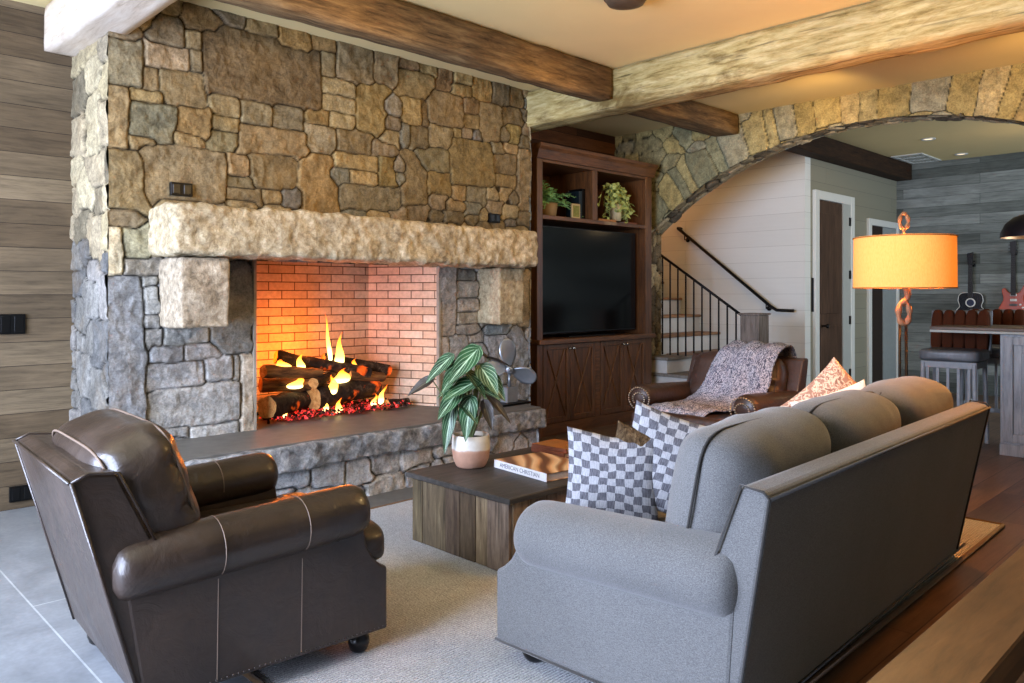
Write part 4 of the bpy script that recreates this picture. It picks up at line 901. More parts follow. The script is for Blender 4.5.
# ---- books on the coffee table
def covermat():
    a = NM('desert_cover', .35, .5); v = a.co(rot=(0, 0, .5)); w = a.n('ShaderNodeTexWave', {'Vector': v, 'Scale': 1.6, 'Distortion': 5, 'Detail': 2, 'Detail Scale': .8}, bands_direction='X').outputs['Fac']
    a.base(a.ramp(w, [(.05, '6a4630'), (.25, 'b98a5c'), (.5, 'd8ac7c'), (.8, 'e0bc90'), (1.0, '8a5c38')])); return a.m
m_page = plain('book_pages', 'b0a8a4', .9, nz=.2, sc=90)
def book(name, label, loc, rz, L, W, H, mc, msp, title=None, group=None):
    t = thing(name, label, 'book', loc, rz, group); bm = B()
    box(bm, -W / 2 + .004, W / 2 - .006, -L / 2 + .006, L / 2 - .006, .004, H - .004); obj('pages', bm, m_page, t)
    bm = B(); box(bm, -W / 2, W / 2, -L / 2, L / 2, H - .004, H, .001); box(bm, -W / 2, W / 2, -L / 2, L / 2, 0, .004, .001); obj('cover', bm, mc, t)
    bm = B(); box(bm, -W / 2 - .002, -W / 2 + .004, -L / 2, L / 2, 0, H, .001); sp = obj('spine', bm, msp, t)
    if title:
        cu = bpy.data.curves.new('title', 'FONT'); cu.body = title[0]; cu.size = title[1]; cu.extrude = .0004; cu.align_x = 'CENTER'; cu.align_y = 'CENTER'
        o = bpy.data.objects.new('t', cu); COL.objects.link(o); dg = bpy.context.evaluated_depsgraph_get(); me = bpy.data.meshes.new_from_object(o.evaluated_get(dg)); bpy.data.objects.remove(o)
        me.materials.clear()
        me.transform(Matrix.Translation((-W / 2 - .0026, 0, H / 2)) @ Matrix(((0, 0, -1, 0), (-1, 0, 0, 0), (0, 1, 0, 0), (0, 0, 0, 1))))
        link('spine_lettering', me, plain('ink', '6a6a70', .6, bmp=0), sp)
    return t
m_wsp = plain('white_spine', 'd6d4d6', .4, nz=.05, bmp=0)
book('large_book', 'large white spined coffee table book with a desert photograph on its cover', (3.22, 3.04, .402), R(-6), .46, .35, .045, covermat(), m_wsp, ('AMERICAN CHRISTIAN', .034))
m_redc = plain('rust_cover', '7a4630', .4, nz=.3); m_oran = plain('orange_cover', 'a8703c', .4, nz=.3)
book('book', 'rust coloured book lying lowest in the small stack beside the large book', (3.66, 3.30, .402), R(-4), .30, .24, .03, m_redc, m_redc)
book('book', 'tan and orange book on top of the small stack beside the large book', (3.66, 3.31, .432), R(3), .28, .22, .022, m_oran, m_redc)

# ---- propeller sculpture on the hearth
m_prop = plain('galvanised_metal', '8f969c', .38, .75, nz=.25, sc=10)
ps = thing('propeller_sculpture', 'grey metal boat propeller mounted on a small stand on the stone hearth', 'sculpture', (4.66, 4.80, .456))
bm = B(); box(bm, -.17, .17, -.10, .10, 0, .018, .003); obj('base_plate', bm, m_black, ps)
bm = B(); box(bm, -.065, .065, -.04, .05, .018, .15, .004); obj('pedestal', bm, plain('grey_block', '77797a', .7, nz=.3), ps)
bm = B(); lathe(bm, [(.014, .15), (.014, .27)], (0, 0, 0), 14); obj('rod', bm, m_prop, ps, False, True)
cen = -vy * .02 + Vector((0, 0, .30))
bm = B(); tube(bm, [cen - vy * .05, cen - vy * .045, cen + vy * .05], [.02, .034, .034], 18); tube(bm, [cen - vy * .065, cen - vy * .05], .013, 12); obj('hub', bm, m_prop, ps, False, True)
for ang, L in ((96, .24), (-20, .22), (178, .20)):
    bm = B(); a = R(ang); d = vx * math.cos(a) + Vector((0, 0, math.sin(a))); s_ = -vx * math.sin(a) + Vector((0, 0, math.cos(a))); rows = []
    for i in range(15):
        t = i / 14; w = .018 + .062 * math.sin(PI * min(1, t * .93 + .04) ** 1.15) ** .8; tw = .7 - .5 * t; row = []
        if i == 14: w = .012
        for j in range(8):
            s = -1 + 2 * j / 7; row.append(bm.verts.new(cen + d * (.025 + L * t) + (s_ * math.cos(tw) - vy * math.sin(tw)) * s * w))
        rows.append(row)
    for p, q in zip(rows, rows[1:]):
        for j in range(7): bm.faces.new((p[j], p[j + 1], q[j + 1], q[j]))
    o = obj('blade', bm, m_prop, ps, False, True); md = o.modifiers.new('t', 'SOLIDIFY'); md.thickness = .008

# ---- wooden console top in the foreground
m_cons = wood('console_oak', [(.3, '452d1c'), (.55, '6b492c'), (.8, '80603c')], 'x', 10, .45, .12, 2, crack=False, spec=.4)
cs = thing('console_table', 'brown wooden console table standing behind the back of the grey sofa', 'console table', (2.2, .47, 0))
bm = B(); box(bm, 1.0, 3.2, .412, .562, .655, .70, .004); obj('tabletop', bm, m_cons, cs, True)
bm = B(); box(bm, 1.06, 3.14, .44, .54, .57, .655); obj('apron', bm, m_cons, cs, True)
for x in (1.06, 3.08):
    for y in (.43, .50): bm = B(); box(bm, x, x + .06, y, y + .05, 0, .655, .004); obj('leg', bm, m_cons, cs, True)

# ---- floor lamp
lx, ly = 5.03, 1.73
lp = thing('floor_lamp', 'floor lamp with amber drum shade and ringed wooden stem beyond the sofa', 'floor lamp', (lx, ly, 0))
m_lampm = plain('rustic_iron', '5a4638', .5, .6, nz=.4)
m_driftwood = wood('carved_wood', [(.3, '6b4c34'), (.6, 'a98362'), (.8, 'd0ad8a')], 'z', 18, .7, .3)
bm = B(); lathe(bm, [(.15, 0), (.155, .012), (.14, .022), (.03, .035)], (0, 0, 0), 32); obj('base', bm, m_lampm, lp, False, True)
bm = B(); tube(bm, [-vx * .028 + Vector((0, 0, .03)), -vx * .026 + Vector((0, 0, 1.30))], .008, 8); tube(bm, [vx * .022 + Vector((0, 0, .03)), vx * .012 + Vector((0, 0, 1.23))], .009, 8); loose(obj('pole', bm, m_iron, lp, False, True))
def ring(bm, c, a, b, r, ax=vx, seg=28):
    pts = [Vector(c) + ax * (a * math.cos(2 * PI * i / seg)) + Vector((0, 0, b * math.sin(2 * PI * i / seg))) for i in range(seg + 1)]; tube(bm, pts, [r * (1 + .25 * math.sin(i * 1.1)) for i in range(seg + 1)], 8, False)
bm = B(); ring(bm, (0, 0, 1.285), .034, .068, .016); obj('lower_ring', bm, m_driftwood, lp, False, True)
bm = B(); tube(bm, [Vector((0, 0, 1.33)) + vx * (.022 * math.sin(i * .5)) + vy * (.02 * math.cos(i * .5)) + Vector((0, 0, i * .017)) for i in range(9)], .017, 8); obj('upper_twist', bm, m_driftwood, lp, False, True)
bm = B(); ring(bm, (0, 0, 1.845), .026, .045, .011); tube(bm, [(0, 0, 1.74), (0, 0, 1.81)], .008, 8); obj('finial', bm, m_driftwood, lp, False, True)
a = NM('amber_shade', .9, .1); v = a.co(); n_ = a.noise(a.co((1, 1, .3)), 160, 3); a.base(a.ramp(n_, [(.3, 'cc9458'), (.7, 'd8a468')])); a.bump(n_, .2, .002)
a.b.inputs['Emission Color'].default_value = lin('ff8a2c'); a.b.inputs['Emission Strength'].default_value = .34
a.b.inputs['Transmission Weight'].default_value = 0
mo = a.t.nodes['Material Output']; tl = a.n('ShaderNodeBsdfTranslucent', {'Color': lin('ffbf70')}); mx = a.n('ShaderNodeMixShader', {0: .03, 1: a.b.outputs[0], 2: tl.outputs[0]}); a.t.links.new(mx.outputs[0], mo.inputs[0])
bm = B(); lathe(bm, [(.285, 1.437), (.282, 1.748)], (0, 0, 0), 64, cap=False); sh_ = obj('lamp_shade', bm, a.m, lp, False, True)
bm = B()
for z in (1.437, 1.743): tube(bm, [(.285 * math.cos(2 * PI * i / 64), .285 * math.sin(2 * PI * i / 64), z) for i in range(65)], .004, 6, False)
for k in range(3): tube(bm, [(0, 0, 1.738), (.288 * math.cos(k * 2.09), .288 * math.sin(k * 2.09), 1.742)], .003, 6)
loose(obj('shade_rim', bm, plain('tan_trim', '9a6a34', .8), sh_, False, True))
bm = B(); superell(bm, (0, 0, 1.58), (.03, .03, .045), 2, None, 8); obj('bulb', bm, emis('bulb', 'ffd8a0', 12), lp, False, True)
# ================================================================== media cabinet
mc = thing('media_cabinet', 'tall dark walnut built-in cabinet with crossed door panels and two open shelves', 'cabinet', (6.37, 5.5, 0))
CX0, CX1, CY = 5.45, 7.33, 5.23
bm = B()
box(bm, CX0, 5.53, CY, CY + .04, .0, 2.74, .003); box(bm, 7.215, CX1, CY, CY + .04, 0, 2.74, .003)
box(bm, CX0, CX0 + .03, CY + .04, 5.86, 0, 2.74); box(bm, CX1 - .03, CX1, CY + .04, 5.86, 0, 2.74)
box(bm, 5.50, 5.53, CY + .04, 5.84, .95, 2.74); box(bm, 7.215, 7.245, CY + .04, 5.84, .95, 2.74)
loose(obj('side_panel', bm, m_cab, mc, True))
bm = B(); box(bm, CX0 + .03, CX1 - .03, 5.84, 5.87, 0, 2.74); obj('back_panel', bm, m_cab, mc, True)
bm = B(); prism(bm, [(CY - .07, 2.86), (CY - .07, 2.83), (CY - .05, 2.80), (CY - .02, 2.72), (5.86, 2.72), (5.86, 2.86)], 'x', CX0 - .02, CX1 + .02); obj('cornice', bm, m_cabx, mc, True)
bm = B(); box(bm, 5.53, 7.215, CY, 5.84, 2.135, 2.175, .003); obj('shelf', bm, m_cabx, mc, True)
bm = B(); box(bm, 5.53, 7.215, CY, 5.84, 2.69, 2.72, .003); obj('shelf', bm, m_cabx, mc, True)
bm = B(); box(bm, 6.29, 6.37, CY + .002, 5.84, 2.175, 2.69, .003); obj('divider', bm, m_cab, mc, True)
bm = B(); box(bm, CX0 - .01, CX1 + .01, CY - .05, 5.84, .905, .955, .006); obj('ledge', bm, m_cabx, mc, True)
bm = B(); box(bm, 5.53, 7.215, CY + .0, 5.84, 0, .12, .003); box(bm, 6.335, 6.41, CY, CY + .03, .12, .905, .003); loose(obj('plinth', bm, m_cabx, mc, True))
def cross_door(x0, x1, knobx):
    z0, z1 = .125, .90; f = .05; d = B(); y = CY - .005
    box(d, x0, x0 + f, y, y + .03, z0, z1, .003); box(d, x1 - f, x1, y, y + .03, z0, z1, .003)
    box(d, x0 + f, x1 - f, y, y + .03, z0, z0 + f, .003); box(d, x0 + f, x1 - f, y, y + .03, z1 - f, z1, .003)
    box(d, x0 + f, x1 - f, y + .018, y + .03, z0 + f, z1 - f)
    o = obj('door', d, m_cab, mc, True)
    g = B(); a0, a1, b0, b1 = x0 + f, x1 - f, z0 + f, z1 - f; mx_ = (a0 + a1) / 2
    for p, q in (((a0, b0), (a1 - .02, b1)), ((a1, b0), (a0 + .02, b1))):
        dx, dz = q[0] - p[0], q[1] - p[1]; L = math.hypot(dx, dz)
        box(g, (p[0] + q[0]) / 2 - .0095, (p[0] + q[0]) / 2 + .0095, y + .004, y + .020, (p[1] + q[1]) / 2 - L / 2, (p[1] + q[1]) / 2 + L / 2, .002, rotm('Y', math.atan2(dx, dz)))
    obj('crossed_muntin', g, m_cab, o, True)
    g = B(); lathe(g, [(.006, 0), (.006, .018), (.015, .024), (.015, .03), (.008, .036), (0.001, .037)], (0, 0, 0), 14, 'y')
    for v in g.verts: v.co = Vector((v.co.x + knobx, y - v.co.y, v.co.z + .855))
    obj('knob', g, m_chrome, o, True, True)
for x0, x1, kx in ((5.535, 5.93, 5.905), (5.935, 6.33, 5.96), (6.415, 6.81, 6.785), (6.815, 7.21, 6.84)): cross_door(x0, x1, kx)
# television
tv = thing('television', 'large black flat screen television set in the dark walnut cabinet', 'television', (6.41, 5.36, .985))
m_scr = NM('tv_screen', .12, .5); m_scr.base('#050506'); m_scr = m_scr.m
bm = B(); box(bm, 5.565, 7.175, 5.34, 5.39, 1.0, 2.085, .004); obj('bezel', bm, plain('tv_plastic', '0b0b0c', .35, nz=0, bmp=0), tv, True)
bm = B(); box(bm, 5.578, 7.162, 5.337, 5.342, 1.016, 2.072); obj('screen', bm, m_scr, tv, True)
bm = B(); box(bm, 6.0, 6.75, 5.30, 5.50, .956, .97, .003); obj('stand', bm, m_black, tv, True)
# shelf decor
r = random.Random(12)
m_fern = plain('fern_green', '7fae68', .6, nz=.4, sc=30); m_vine = plain('vine_green', 'b4c070', .55, nz=.3, sc=30)
fp1 = thing('potted_fern', 'bushy green fern in a low pot on the left upper shelf of the cabinet', 'plant', (5.80, 5.40, 2.176))
bm = B(); lathe(bm, [(.0, 0), (.05, 0), (.065, .09), (.06, .09), (.0, .08)], (0, 0, 0), 20, cap=False); obj('pot', bm, plain('tan_pot', '8c7450', .7), fp1, False, True)
bm = B(); bs = B()
for k in range(26):
    a = r.uniform(0, 2 * PI); el = r.uniform(.1, 1.3); L = r.uniform(.18, .34); 
    d = Vector((math.cos(a) * math.cos(el), math.sin(a) * math.cos(el) * .5 - .12, math.sin(el))); pts = [Vector((0, 0, .08)) + d * (L * t) + Vector((0, 0, -.14 * t * t)) for t in np.linspace(0, 1, 9)]
    tube(bs, pts, .0022, 4, False)
    for i in range(1, 9):
        for s in (-1, 1):
            sd = d.cross(Vector((0, 0, 1))).normalized() * s; q = pts[i]; w = .036 * (1.15 - i / 9)
            leaf(bm, q, sd + d * .6 + Vector((0, 0, r.uniform(-.2, .4))), w * 1.9, w * .3, .2, r.uniform(-1, 1), 3, 3, False)
obj('fronds', bm, m_fern, fp1); obj('stems', bs, m_fern, fp1); fp1.scale = (1.55, 1.3, 1.6)
fp2 = thing('trailing_plant', 'pale green trailing plant in a white pot on the right upper shelf of the cabinet', 'plant', (6.74, 5.38, 2.21))
bm = B(); lathe(bm, [(.0, 0), (.05, 0), (.062, .13), (.056, .13), (.0, .12)], (.10, 0, 0), 20, cap=False); obj('pot', bm, plain('cream_pot', 'c0b490', .6), fp2, False, True)
bm = B(); bs = B()
for k in range(30):
    a = r.uniform(0, 2 * PI); L = r.uniform(.14, .34); h0 = r.uniform(.05, .22); b = Vector((math.cos(a), -abs(math.sin(a)) * .5, 0)); pts = [Vector((.06, 0, .13)) + b * (L * t * .75) + Vector((0, 0, h0 * math.sin(t * 2.2) - .20 * t * t)) for t in np.linspace(0, 1, 9)]
    pts = [Vector((p.x, p.y, max(p.z, -.035 if p.y < -.1 else .01))) for p in pts]
    tube(bs, pts, .002, 4, False)
    for i in range(2, 9): leaf(bm, pts[i], Vector((r.uniform(-1, 1), r.uniform(-1, .2), r.uniform(-.3, .8))), .05, .020, .3, r.uniform(-1, 1), 4, 3, False)
obj('leaves', bm, m_vine, fp2); obj('stems', bs, m_vine, fp2); fp2.scale = (1.25, 1.1, 1.4)
m_dkb = plain('dark_book', '15242a', .5, nz=.1, bmp=0)
def upbook(x0, x1, h, label, m):
    t = thing('book', label, 'book', (x0, 5.42, 2.176)); bm = B(); box(bm, x0, x1, 5.33, 5.52, 2.176, 2.176 + h, .003); obj('cover', bm, m, t, True)
    bm = B(); box(bm, x0 + .004, x1 - .004, 5.34, 5.524, 2.18, 2.176 + h + .0005 - .006); obj('pages', bm, m_page, t, True)
upbook(6.19, 6.235, .30, 'tall dark teal book standing left of the cabinet divider', m_dkb)
upbook(6.24, 6.285, .33, 'tallest black book standing against the cabinet divider', m_black)
pf = thing('picture_frame', 'small cream framed picture beside the fern on the upper cabinet shelf', 'picture frame', (6.1, 5.3, 2.176))
bm = B(); box(bm, 6.03, 6.16, 5.29, 5.31, 2.176, 2.33, .003); obj('frame', bm, plain('cream_frame', 'b5a070', .5), pf, True)
bm = B(); box(bm, 6.05, 6.14, 5.286, 5.291, 2.196, 2.31); obj('picture', bm, plain('green_print', '8a8a40', .6, nz=.6, sc=40), pf, True)
book('book', 'orange book lying under the trailing plant on the right upper shelf', (6.62, 5.40, 2.176), R(90), .30, .2, .03, m_oran, m_oran)
book('book', 'brown book lying alone on the upper shelf next to the trailing plant', (7.04, 5.40, 2.176), R(90), .24, .18, .025, m_redc, m_redc)

# ================================================================== staircase and hall
slab('wall_right', (9.19, 9.34, 4.3, 8.2, 0, CEIL), m_white)
slab('wall_back', (9.34, 12.35, 4.3, 4.45, 0, CEIL), m_hall)
slab('wall_back', (XA + .26, 9.19, 8.05, 8.2, 0, CEIL), m_white)
slab('wall_left', (XA + .1, XA + .26, BACK + .15, 8.2, 0, CEIL), m_white)
sc = thing('staircase', 'white staircase with brown wooden treads climbing behind the stone arch', 'staircase', (8.5, 5.5, 0))
m_tread = wood('stair_tread', [(.3, '6a4c34'), (.6, 'a07a58'), (.8, 'b8906a')], 'x', 12, .5, .15, 3, crack=False)
m_treadg = wood('grey_tread', [(.3, '6a645c'), (.6, '8f887e'), (.8, 'a59d92')], 'x', 12, .6, .15, 3, crack=False)
m_riser = plain('white_riser', 'c4c2bc', .6, nz=.08)
for k in range(1, 12):
    y = 4.30 + .295 * k; z = .225 * k; x0 = 8.0 if k < 4 else XA + .27
    bm = B(); box(bm, x0, 9.188, y, y + .29, 0 if k < 5 else z - .5, z - .035); obj('riser', bm, m_riser, sc, True)
    bm = B(); box(bm, x0 - .02 * (k < 4), 9.188, y - .03, y + .30, z - .035, z, .008); obj('tread', bm, m_tread, sc, True)
bm = B(); box(bm, 7.50, 7.98, 4.86, 5.38, 0, .455, .003); box(bm, 7.50, 7.98, 5.14, 5.38, .49, .64, .003); obj('landing_box', bm, m_riser, sc, True)
bm = B(); box(bm, 7.47, 8.0, 4.83, 5.39, .455, .49, .004); box(bm, 7.47, 8.0, 5.11, 5.39, .64, .675, .004); obj('landing_tread', bm, m_treadg, sc, True)
sr_ = thing('stair_railing', 'black iron railing with thin square balusters rising from the wooden newel', 'railing', (7.84, 5.0, 0))
def rz_(y): return 1.175 + (y - 4.40) * .655
bm = B(); tube(bm, [(7.84, 4.38, rz_(4.38) - .005), (7.84, 5.66, rz_(5.66))], .016, 8); obj('handrail', bm, m_iron, sr_, True, True)
for i in range(11):
    y = 4.46 + .1085 * i; zb = .675 if y > 5.11 else (.49 if y > 4.83 else 0)
    bm = B(); box(bm, 7.833, 7.847, y - .007, y + .007, zb, rz_(y)); obj('baluster', bm, m_iron, sr_, True)
nw = thing('newel_post', 'square weathered grey wood newel post at the foot of the stairs', 'post', (7.92, 4.28, 0))
m_newel = wood('grey_post', [(.3, '5c534a'), (.55, '8c8075'), (.8, 'a79b8e')], 'z', 14, .8, .3, 3)
bm = B(); box(bm, 7.80, 8.03, 4.165, 4.39, 0, 1.17, .008); obj('post', bm, m_newel, nw, True)
bm = B(); box(bm, 7.785, 8.045, 4.15, 4.405, 1.17, 1.19, .004); obj('cap', bm, m_newel, nw, True)
wh = thing('wall_handrail', 'black iron handrail slanting down the white stair wall', 'handrail', (9.12, 5.3, 1.2))
pts = [(9.10, 6.06, 2.30), (9.10, 4.70, 1.245), (9.10, 4.62, 1.20), (9.10, 4.40, 1.195)]
bm = B(); tube(bm, pts, .02, 10); tube(bm, [(9.10, 6.06, 2.30), (9.185, 6.06, 2.30)], .02, 10); obj('rail', bm, m_iron, wh, True, True)
for y, z in ((4.76, 1.25), (5.95, 2.17)):
    bm = B(); tube(bm, [(9.10, y, z + .03), (9.10, y, z - .03), (9.17, y, z - .03)], .008, 8); lathe(bm, [(.032, 0), (.032, .012)], (9.172, y, z - .03), 18, 'x'); obj('bracket', bm, m_iron, wh, True, True)
# hall doors
m_door = wood('brown_door', [(.3, '3a2a1e'), (.6, '5c4534'), (.8, '6e5644')], 'z', 10, .5, .1, 2, crack=False)
HY = 4.3
def casing(i, x0, x1, zt, w=.11):
    bm = B(); box(bm, x0 - w, x0, HY - .045, HY, 0, zt + w, .004); box(bm, x1, x1 + w, HY - .045, HY, 0, zt + w, .004); box(bm, x0, x1, HY - .045, HY, zt, zt + w, .004); struct(obj('trim_%d' % i, bm, m_trimw))
casing(2, 9.50, 10.46, 2.58)
d1_ = B(); box(d1_, 9.505, 10.22, HY - .02, HY + .02, 0, 2.575); dd = struct(obj('door_1', d1_, m_door))
bm = B(); box(bm, 9.56, 10.12, HY - .03, HY - .018, .2, 1.0, .004); box(bm, 9.56, 10.12, HY - .03, HY - .018, 1.15, 2.42, .004); obj('door_panel', bm, m_door, dd)
bm = B(); lathe(bm, [(.012, 0), (.012, .05), (.028, .06), (.028, .08), (.001, .09)], (0, 0, 0), 14, 'y')
for v in bm.verts: v.co = Vector((v.co.x + 9.60, HY - .03 - v.co.y, v.co.z + 1.0))
obj('door_handle', bm, m_black, dd, False, True)
bm = B(); box(bm, 10.22, 10.46, HY - .035, HY + .01, 0, 2.58); struct(obj('trim_3', bm, m_trimg))
bm = B()
for z in (.3, 1.0, 1.6, 2.3): box(bm, 10.40, 10.45, HY - .045, HY - .03, z, z + .11)
obj('hinge', bm, m_black, dd)
casing(4, 11.16, 12.1, 2.36, .09)
bm = B(); box(bm, 11.165, 11.6, HY - .02, HY + .01, 0, 2.355); struct(obj('recess_shade', bm, plain('opening_shade', '2a211a', .8)))  # solid dark slab stands for the shade inside an open doorway
bm = B(); box(bm, 11.6, 12.095, HY - .03, HY + .01, 0, 2.355); struct(obj('trim_5', bm, plain('grey_panel', '8f9694', .5)))
bm = B(); box(bm, 9.36, 9.40, HY - .02, HY, 1.18, 1.60, .003); tag(obj('wall_control_panel', bm, m_black), 'slim black control panel on the hall wall left of the brown door', 'switch')
# ceiling fixtures
vt = thing('ceiling_vent', 'white slatted air vent in the ceiling beyond the stone arch', 'vent', (11.7, 3.9, CEIL - .01))
bm = B(); x0, x1, y0, y1 = 11.3, 12.1, 3.66, 4.06
for b in ((x0, x1, y0, y0 + .04), (x0, x1, y1 - .04, y1), (x0, x0 + .04, y0, y1), (x1 - .04, x1, y0, y1), (11.55, 11.58, y0, y1), (11.82, 11.85, y0, y1)): box(bm, *b, CEIL - .015, CEIL + .001)
obj('frame', bm, m_trimw, vt, True)
for k in range(7): bm = B(); box(bm, x0 + .04, x1 - .04, y0 + .055 + k * .043, y0 + .075 + k * .043, CEIL - .012, CEIL - .004, 0, None); obj('slat', bm, m_trimg, vt, True)
for x, y, lb in ((10.36, 3.28, 'small recessed ceiling light in front of the vent'), (11.79, 3.32, 'small recessed ceiling light close to the grey board wall')):
    t = thing('recessed_light', lb, 'ceiling light', (x, y, CEIL)); bm = B(); lathe(bm, [(.05, -.001), (.075, -.012), (.085, -.001)], (0, 0, 0), 24, cap=False); obj('trim_ring', bm, m_trimw, t, False, True)
    bm = B(); lathe(bm, [(.001, -.003), (.052, -.003)], (0, 0, 0), 20, cap=False); obj('lens', bm, emis('led', 'ffe6c0', 1.0), t)
fx = thing('ceiling_fixture', 'round bronze ceiling fixture above the middle of the sitting area', 'ceiling light', (3.93, 3.0, CEIL))
bm = B(); lathe(bm, [(.001, -.10), (.06, -.10), (.115, -.085), (.135, -.05), (.12, -.02), (.12, 0)], (0, 0, 0), 32, cap=False); obj('canopy', bm, plain('bronze', '6a5a4a', .45, .5, nz=.3), fx, False, True)
bm = B(); lathe(bm, [(.136, -.055), (.142, -.045), (.136, -.035)], (0, 0, 0), 32, cap=False); obj('rim', bm, m_black, fx, False, True)

# ================================================================== island, stools, guitars, pendant
m_isl = wood('grey_island', [(.3, '7d8286'), (.55, 'a7abae'), (.8, 'bfc2c4')], 'z', 12, .6, .1, 2, crack=False)
m_ctr = wood('brown_counter', [(.3, '4a3c32'), (.6, '77685a'), (.8, '92826f')], 'y', 12, .45, .1, 2, crack=False)
isl = thing('kitchen_island', 'grey washed bar island with framed panels and thick brown top', 'island', (8.1, .8, 0))
IX = 7.80
bm = B(); box(bm, IX, 8.45, -1.2, 1.89, .0, 1.05, .004); obj('cabinet_body', bm, m_isl, isl, True)
bm = B(); box(bm, IX - .02, IX, -1.2, 1.89, 0, .10, .003); obj('toe_board', bm, m_isl, isl, True)
for y1_ in (1.86, 1.14, .42, -.30):
    y0_ = y1_ - .68; bm = B(); f = .07
    box(bm, IX - .022, IX, y0_, y0_ + f, .12, 1.03, .003); box(bm, IX - .022, IX, y1_ - f, y1_, .12, 1.03, .003); box(bm, IX - .022, IX, y0_ + f, y1_ - f, .12, .12 + f, .003); box(bm, IX - .022, IX, y0_ + f, y1_ - f, 1.03 - f, 1.03, .003)
    box(bm, IX - .014, IX, y0_ + .13, y1_ - .13, .25, .90, .008); obj('panel', bm, m_isl, isl, True)
bm = B(); box(bm, 7.74, 8.55, -1.3, 2.44, 1.052, 1.075, .004); obj('counter_edge', bm, m_trimg, isl, True)
bm = B(); box(bm, 7.74, 8.55, -1.3, 2.44, 1.075, 1.105, .006); obj('countertop', bm, m_ctr, isl, True)
m_hide = print_mat('cowhide', '2c1710', '6e3c22', 'a87a54', 5)
def stool(label, loc, rz):
    t = thing('bar_stool', label, 'stool', loc, rz); w = .24
    m_fr = plain('grey_frame', '9b9fa2', .6, nz=.2); m_st = leather('grey_leather', '4a4d50', '6c7074', .4, .1)
    bm = B(); superell(bm, (0, 0, .835), (.25, w + .02, .055), 6, None, 10); obj('seat', bm, m_st, t, False, True)
    bm = B(); box(bm, -.21, .21, -w + .01, w - .01, .72, .78, .004); obj('seat_rail', bm, m_fr, t)
    for x in (-.2, .2):
        for y in (-w + .03, w - .03): bm = B(); tube(bm, [(x * 1.12, y * 1.08, 0), (x, y, .76)], .021, 6); obj('leg', bm, m_fr, t)
    bm = B(); box(bm, -.225, -.20, -w + .03, w - .03, .25, .29); box(bm, -.20, .20, -w + .02, -w + .045, .30, .33); box(bm, -.20, .20, w - .045, w - .02, .30, .33)
    for k in range(5): box(bm, -.215, -.20, -.17 + k * .085 - .012, -.17 + k * .085 + .012, .29, .72)
    obj('slatted_apron', bm, m_fr, t)
    bm = B(); prism(bm, [(.20, .84), (.27, 1.24), (.30, 1.245), (.25, .84)], 'y', -w - .02, w + .02, .01); obj('back_shell', bm, m_st, t)
    bm = B()
    for k in range(5): superell(bm, (.215, -w + .045 + k * .0975, 1.045), (.045, .052, .205), 3.5, rotm('Y', R(10)) @ rotm('X', R(0)), 8)
    obj('channel_back', bm, m_hide, t, False, True); return t
stool('bar stool with channelled brown hide back under the overhang of the island counter', (8.06, 2.33, 0), R(3))
stool('second bar stool with channelled brown hide back, tucked nearer the grey island panels', (8.85, 2.22, 0), R(2))
# guitars on the far wall
m_gblk = plain('guitar_black', '0e0f13', .15, nz=0, bmp=0, coat=.8, spec=.6); m_gtop = plain('guitar_sunburst', 'a8401c', .25, nz=.25, sc=6, bmp=0, coat=.6); m_neck = plain('fretboard', '1c1614', .5, nz=.2)
m_pearl = plain('pearl', 'd5d0c4', .35, nz=.1, bmp=0); m_str = plain('strings', '55524c', .5, .3, bmp=0)
def outline(pts, n=80):
    # closed Catmull-Rom through control points
    P = [Vector((p[0], p[1], 0)) for p in pts]; N = len(P); out = []; k = n // N
    for i in range(N):
        p0, p1, p2, p3 = P[i - 1], P[i], P[(i + 1) % N], P[(i + 2) % N]
        for j in range(k):
            t = j / k; out.append(.5 * ((2 * p1) + (p2 - p0) * t + (2 * p0 - 5 * p1 + 4 * p2 - p3) * t * t + (3 * p1 - p0 - 3 * p2 + p3) * t ** 3))
    return [(v.x, v.y) for v in out]
WX = 12.19
